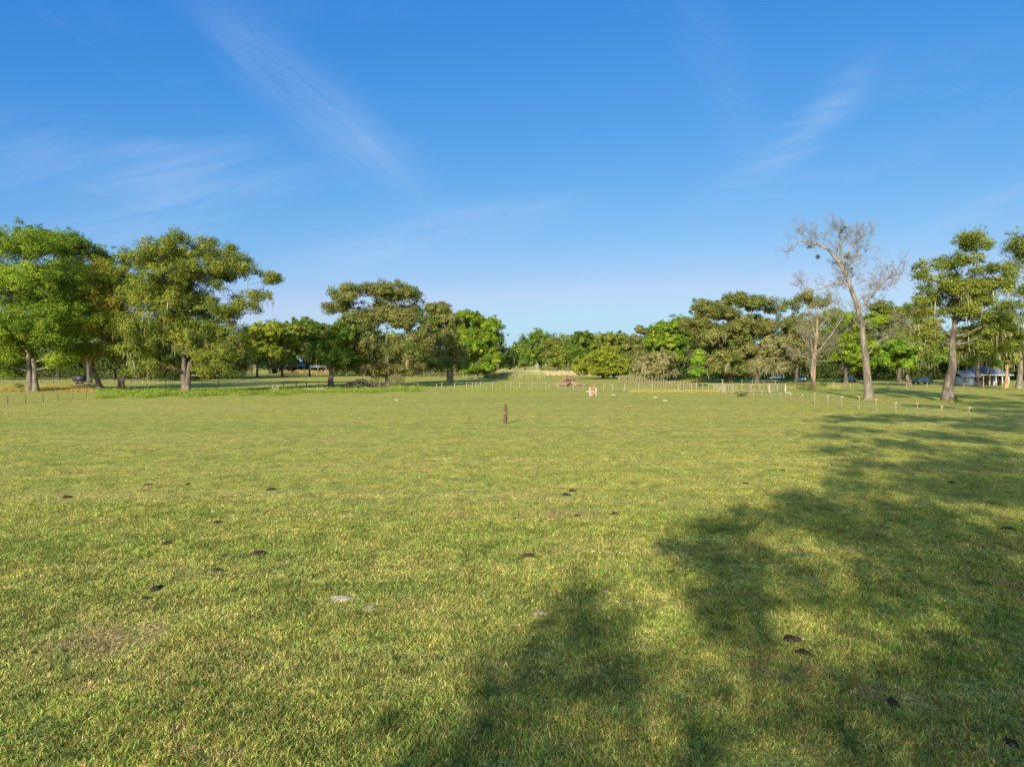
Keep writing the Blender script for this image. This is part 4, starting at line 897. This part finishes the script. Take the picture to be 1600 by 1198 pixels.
# pats and mounds on the grass
def lump(name, label, cat, px, py, wpx, h, mat, group, seed, asp=.75, rz=0.):
    rng = np.random.default_rng(seed); g = G(px, py); R = max(.06, wpx * g[1] / F / 2)
    nr, na = 6, 20; V = [[0, 0, h]]; Q, T = [], []; ph = rng.uniform(0, 6.28, 4)
    for i in range(1, nr + 1):
        f = i / nr
        for j in range(na):
            a = 2 * math.pi * j / na; rr = R * f * (1 + .24 * math.sin(2 * a + ph[0]) + .2 * math.sin(3 * a + ph[1]) + .14 * math.sin(7 * a + ph[2]) + rng.normal(0, .07))
            z = h * (1 - f ** 2.6) * (1 + rng.normal(0, .16)) - (.03 if i == nr else 0)
            V.append([rr * math.cos(a), rr * asp * math.sin(a), z])
    for j in range(na): T.append([0, 1 + j, 1 + (j + 1) % na])
    for i in range(nr - 1):
        for j in range(na): Q.append([1 + i * na + j, 1 + (i + 1) * na + j, 1 + (i + 1) * na + (j + 1) % na, 1 + i * na + (j + 1) % na])
    o = link(name, mesh_np(name, V, Q, T, None, True), mat); o.location = (g[0], g[1], .0); o.rotation_euler = (0, 0, rz)
    return tag(o, label, cat, group)
PATS = [(232, 758, 17, "dark dung pat, left one of the far pair in the left grass"), (294, 757, 9, "small dark dung pat, right one of the far pair in the left grass"), (104, 777, 19, "flat dung pat nearest the left edge of the grass"),
        (424, 765, 18, "thin flat dung pat left of the two middle pats"), (340, 817, 19, "dung pat up and left of the ragged one in the left grass"), (263, 850, 17, "small oval dung pat in the middle of the left grass"),
        (405, 865, 30, "wide ragged dung pat left of the centre grass"), (339, 892, 20, "dung pat just below and left of the wide ragged one"), (243, 920, 23, "larger dung pat of the close near pair at left"), (227, 937, 18, "lower dung pat of the close near pair at left"),
        (884, 773, 16, "near dung pat of the centre pair below the lone post"), (894, 767, 16, "far dung pat of the centre pair below the lone post"), (827, 869, 22, "single dark dung pat above the pinkish sand mound"),
        (1165, 756, 11, "small dung pat in the sunlit grass left of the pointed shadow"), (1223, 735, 7, "tiny dark dropping beside the pointed shadow"), (1486, 754, 14, "dung pat inside the big shadow"), (1576, 827, 22, "dung pat near the right edge in the big shadow"),
        (1405, 933, 9, "small black dropping in the near right shade"), (902, 806, 12, "small dropping below the centre pair"), (960, 803, 12, "small dropping right of the one below the centre pair"), (1394, 1099, 24, "dark dropping in the shaded grass at lower right"), (1582, 1164, 24, "dark dropping in the bottom right corner"), (618, 1142, 12, "dark dropping at the bottom shade edge")]
for i, (px, py, wd, lb) in enumerate(PATS): lump("dung_pat", lb, "dung", px, py, wd * 1.12, .06, M_DUNG, "dung pats on the grass", 200 + i, .7, i * 1.3)
lump("sand_mound", "pale sandy mound in the near grass, the widest one", "sand mound", 535, 936, 50, .04, M_SAND, "sandy mounds in the grass", 301, .8)
lump("sand_mound", "thin sandy scrape right of the widest mound", "sand mound", 575, 951, 30, .03, M_SAND, "sandy mounds in the grass", 302, .8)
lump("sand_mound", "pinkish sand mound near the bottom shade edge", "sand mound", 843, 959, 24, .05, M_SAND_PINK, "sandy mounds in the grass", 303, .8)
lump("sand_mound", "tiny pinkish sand spot in the light gap of the shade", "sand mound", 949, 925, 13, .035, M_SAND_PINK, "sandy mounds in the grass", 304, .8)
lump("dirt_patch", "upper dark dug patch in the near right shade", "dirt", 1236, 999, 34, .06, M_EARTH, "dug earth in the shade", 305, .6, .5)
lump("dirt_patch", "lower dark dug patch in the near right shade", "dirt", 1254, 1021, 30, .06, M_EARTH, "dug earth in the shade", 306, .6, -.6)
for i, (px, py, wd, lb) in enumerate([(620, 625, 8, "pale stone in the far grass below the fallen logs"), (959, 617, 9, "pale stone right of the jump stand"), (1024, 621, 7, "pale stone left of the two far right stones"), (1040, 626, 7, "pale stone, the nearest of the far right stones"), (1232, 613.5, 11, "flat white slab at the right end of the corral")]):
    lump("stone", lb, "stone", px, py, wd, .10, M_SAND, "pale stones in the far grass", 320 + i, .8)

# ------------------------------------------------------------------ buildings and vehicles behind
def hip_house(name, label, px0, px1, py, depth, eave, ridge, roof_mat, wall_mat, posts, porch):
    a, b = G(px0, py), G(px1, py); root = empty(name, a, label, "house"); L = b[0] - a[0]; D = depth
    m = MB(); m.box((.3, porch, 0), (L - .3, D, eave)); m.build("wall", wall_mat, root)
    o = .5; r0_, r1_ = L * .3, L * .7
    V = [[-o, -o, eave], [L + o, -o, eave], [L + o, D + o, eave], [-o, D + o, eave], [r0_, D * .5, ridge], [r1_, D * .5, ridge],
         [-o, -o, eave - .18], [L + o, -o, eave - .18], [L + o, D + o, eave - .18], [-o, D + o, eave - .18]]
    m = MB(); m.add(V, [[0, 1, 5, 4], [2, 3, 4, 5], [0, 6, 7, 1], [1, 7, 8, 2], [2, 8, 9, 3], [3, 9, 6, 0], [6, 9, 8, 7]], [[1, 2, 5], [3, 0, 4]]); m.build("roof", roof_mat, root)
    m = MB(); m.box((-o, -o - .03, eave - .2), (L + o, -o - .003, eave + .05)); m.build("fascia", M_WHITE, root)
    for k in range(posts):
        m = MB(); x = .3 + (L - .6) * k / (posts - 1); m.box((x - .09, -.1, 0), (x + .09, .08, eave - .18)); m.build("porch_post", M_WHITE, root)
    for k in range(3):
        x = L * (.2 + .27 * k); m = MB(); m.box((x - .5, porch - .06, .9), (x + .5, porch - .003, 1.9)); f = m.build("window", M_WHITE, root)
        m = MB(); m.box((x - .42, porch - .08, .98), (x + .42, porch - .062, 1.82)); m.build("pane", M_GLASS, f)
    m = MB(); m.box((L * .62, porch - .05, 0), (L * .62 + .95, porch - .003, 2.0)); m.build("door", M_WALL_BLUE, root)
    return root
hip_house("house", "low house with a blue grey hipped metal roof and open porch at right", 1534, 1578, 602.5, 8, 2.35, 4.3, M_ROOF, M_WALL_DARK, 5, 2.0)
def gable(name, label, px0, px1, py, depth, eave, ridge, roof_mat, wall_mat, posts, open_front, cat="barn"):
    a, b = G(px0, py), G(px1, py); root = empty(name, a, label, cat); L = b[0] - a[0]; D = depth
    m = MB(); m.box((.1, D * (.45 if open_front else .02), 0), (L - .1, D, eave)); m.box((0, .1, 0), (.12, D * .95, eave)); m.box((L - .12, .1, 0), (L, D * .95, eave)); m.build("wall", wall_mat, root)
    o = .6; V = [[-o, -o, eave], [L + o, -o, eave], [L + o, D / 2, ridge], [-o, D / 2, ridge], [L + o, D + o, eave], [-o, D + o, eave]]
    V2 = [[v_[0], v_[1], v_[2] - .14] for v_ in V]
    m = MB(); m.add(V + V2, [[0, 1, 2, 3], [3, 2, 4, 5], [7, 6, 9, 8], [8, 9, 11, 10], [0, 6, 7, 1], [4, 10, 11, 5], [1, 7, 8, 2], [2, 8, 10, 4], [0, 3, 9, 6], [3, 5, 11, 9]]); m.build("roof", roof_mat, root)
    for k in range(posts):
        m = MB(); x = .2 + (L - .4) * k / (posts - 1); m.box((x - .16, -.2, 0), (x + .16, .08, eave - .12)); m.build("post", M_WOOD_PALE, root)
    return root
gable("shed", "pale blue shed with a white metal roof left of the porch roofed house", 1506, 1526, 603, 5, 2.0, 3.3, plain("pale_metal_roof", (.17, .20, .24), (.28, .31, .34), 1, .4, .2, 0), M_WALL_BLUE, 2, False, "shed")
gable("barn", "long far barn with a dark blue roof and open white posted front", 424, 476, 583.5, 10, 3.6, 6.4, M_ROOF_DARK, M_WALL_DARK, 6, True)
gable("barn", "smaller far barn with a grey roof right of the long barn", 484, 510, 583.5, 10, 3.2, 6.2, plain("grey_roof", (.07, .08, .10), (.11, .12, .14), 1, .8, 0, 0), M_WALL_DARK, 3, True)

def vehicle(name, label, cat, px, py, rz, paint, pickup=False):
    g = G(px, py); root = empty(name, g, label, cat, None, rz); L, Wd = 4.6, 1.8
    prof = [(-2.3, .45), (-2.3, .95), (-1.2, 1.0), (-.55, 1.55), (.9, 1.58), (1.55, 1.05), (2.25, .98), (2.3, .45)] if not pickup else [(-2.3, .5), (-2.3, 1.0), (-1.1, 1.1), (-.6, 1.7), (.5, 1.72), (.6, 1.1), (2.3, 1.1), (2.3, .5)]
    n_ = len(prof); V = [[x, -Wd / 2 * (.86 if z > 1.3 else 1), z] for x, z in prof] + [[x, Wd / 2 * (.86 if z > 1.3 else 1), z] for x, z in prof]
    m = MB(); Q = [[i, (i + 1) % n_, n_ + (i + 1) % n_, n_ + i] for i in range(n_)]
    Q += [[0, 7, 6, 1], [1, 6, 5, 2], [2, 5, 4, 3], [8, 9, 14, 15], [9, 10, 13, 14], [10, 11, 12, 13]]
    m.add(V, Q); m.build("body", paint, root)
    for s in (-1, 1):
        m = MB(); y = s * (Wd / 2 * .95 + .0); a = [-.95, -.5, .8, 1.2] if not pickup else [-.95, -.6, .42, .48]
        m.add([[a[0], s * .90, 1.12], [a[3], s * .90, 1.12], [a[2], s * .80, 1.48], [a[1], s * .80, 1.48]], [[0, 1, 2, 3]]); m.build("side_window", M_GLASS, root)
        for x in (-1.45, 1.4):
            m = MB(); m.tube(np.array([[x, s * .70, .33], [x, s * .92, .33]]), .33, 14); wdl = m.build("wheel", M_RUBBER, root)
            m = MB(); m.tube(np.array([[x, s * .925, .33], [x, s * .935, .33]]), .19, 10); m.build("rim", M_CAR_GREY, wdl)
        m = MB(); m.box((-2.33, s * .6 - .16, .68), (-2.303, s * .6 + .16, .84)); m.build("headlight", M_WHITE, root)
    m = MB(); m.add([[-1.17, -.78, 1.06], [-1.17, .78, 1.06], [-.62, .68, 1.54], [-.62, -.68, 1.54]], [[0, 1, 2, 3]]); m.build("windscreen", M_GLASS, root)
    return root
vehicle("parked_car", "pale blue white car parked under the mossy trees beside the tan trunked tree", "car", 1252, 596, 1.3, M_CAR_WHITE)
vehicle("parked_car", "dark teal car parked beneath the vivid fresh green boughs", "car", 1440, 600, .1, M_CAR_BLUE)
vehicle("parked_car", "white car parked far behind the right corral panel", "car", 1212, 593.5, .05, M_CAR_WHITE)
vehicle("parked_truck", "grey pickup parked deep in the shade left of the bare leaning trunk", "truck", 1326, 597, .6, M_CAR_GREY, True)

g = G(124.5, 600.5); T_ = empty("covered_trailer", g, "black covered trailer standing by the fence under the yellow green oak", "trailer")
m = MB(); m.box((-1.15, -.7, .75), (1.15, .7, 1.95), jit=.04, rng=np.random.default_rng(2)); m.build("tarp", M_TARP, T_)
m = MB(); m.box((-1.2, -.75, .55), (1.2, .75, .74)); m.box((1.2, -.06, .56), (2.2, .06, .66)); m.build("bed", M_WOOD_DARK, T_)
for s in (-1, 1):
    m = MB(); m.tube(np.array([[0, s * .78, .32], [0, s * .96, .32]]), .32, 14); wdl = m.build("wheel", M_RUBBER, T_)
    m = MB(); m.tube(np.array([[0, s * .965, .32], [0, s * .975, .32]]), .16, 10); m.build("rim", M_CAR_GREY, wdl)

print('LEAVES', LEAFCOUNT)
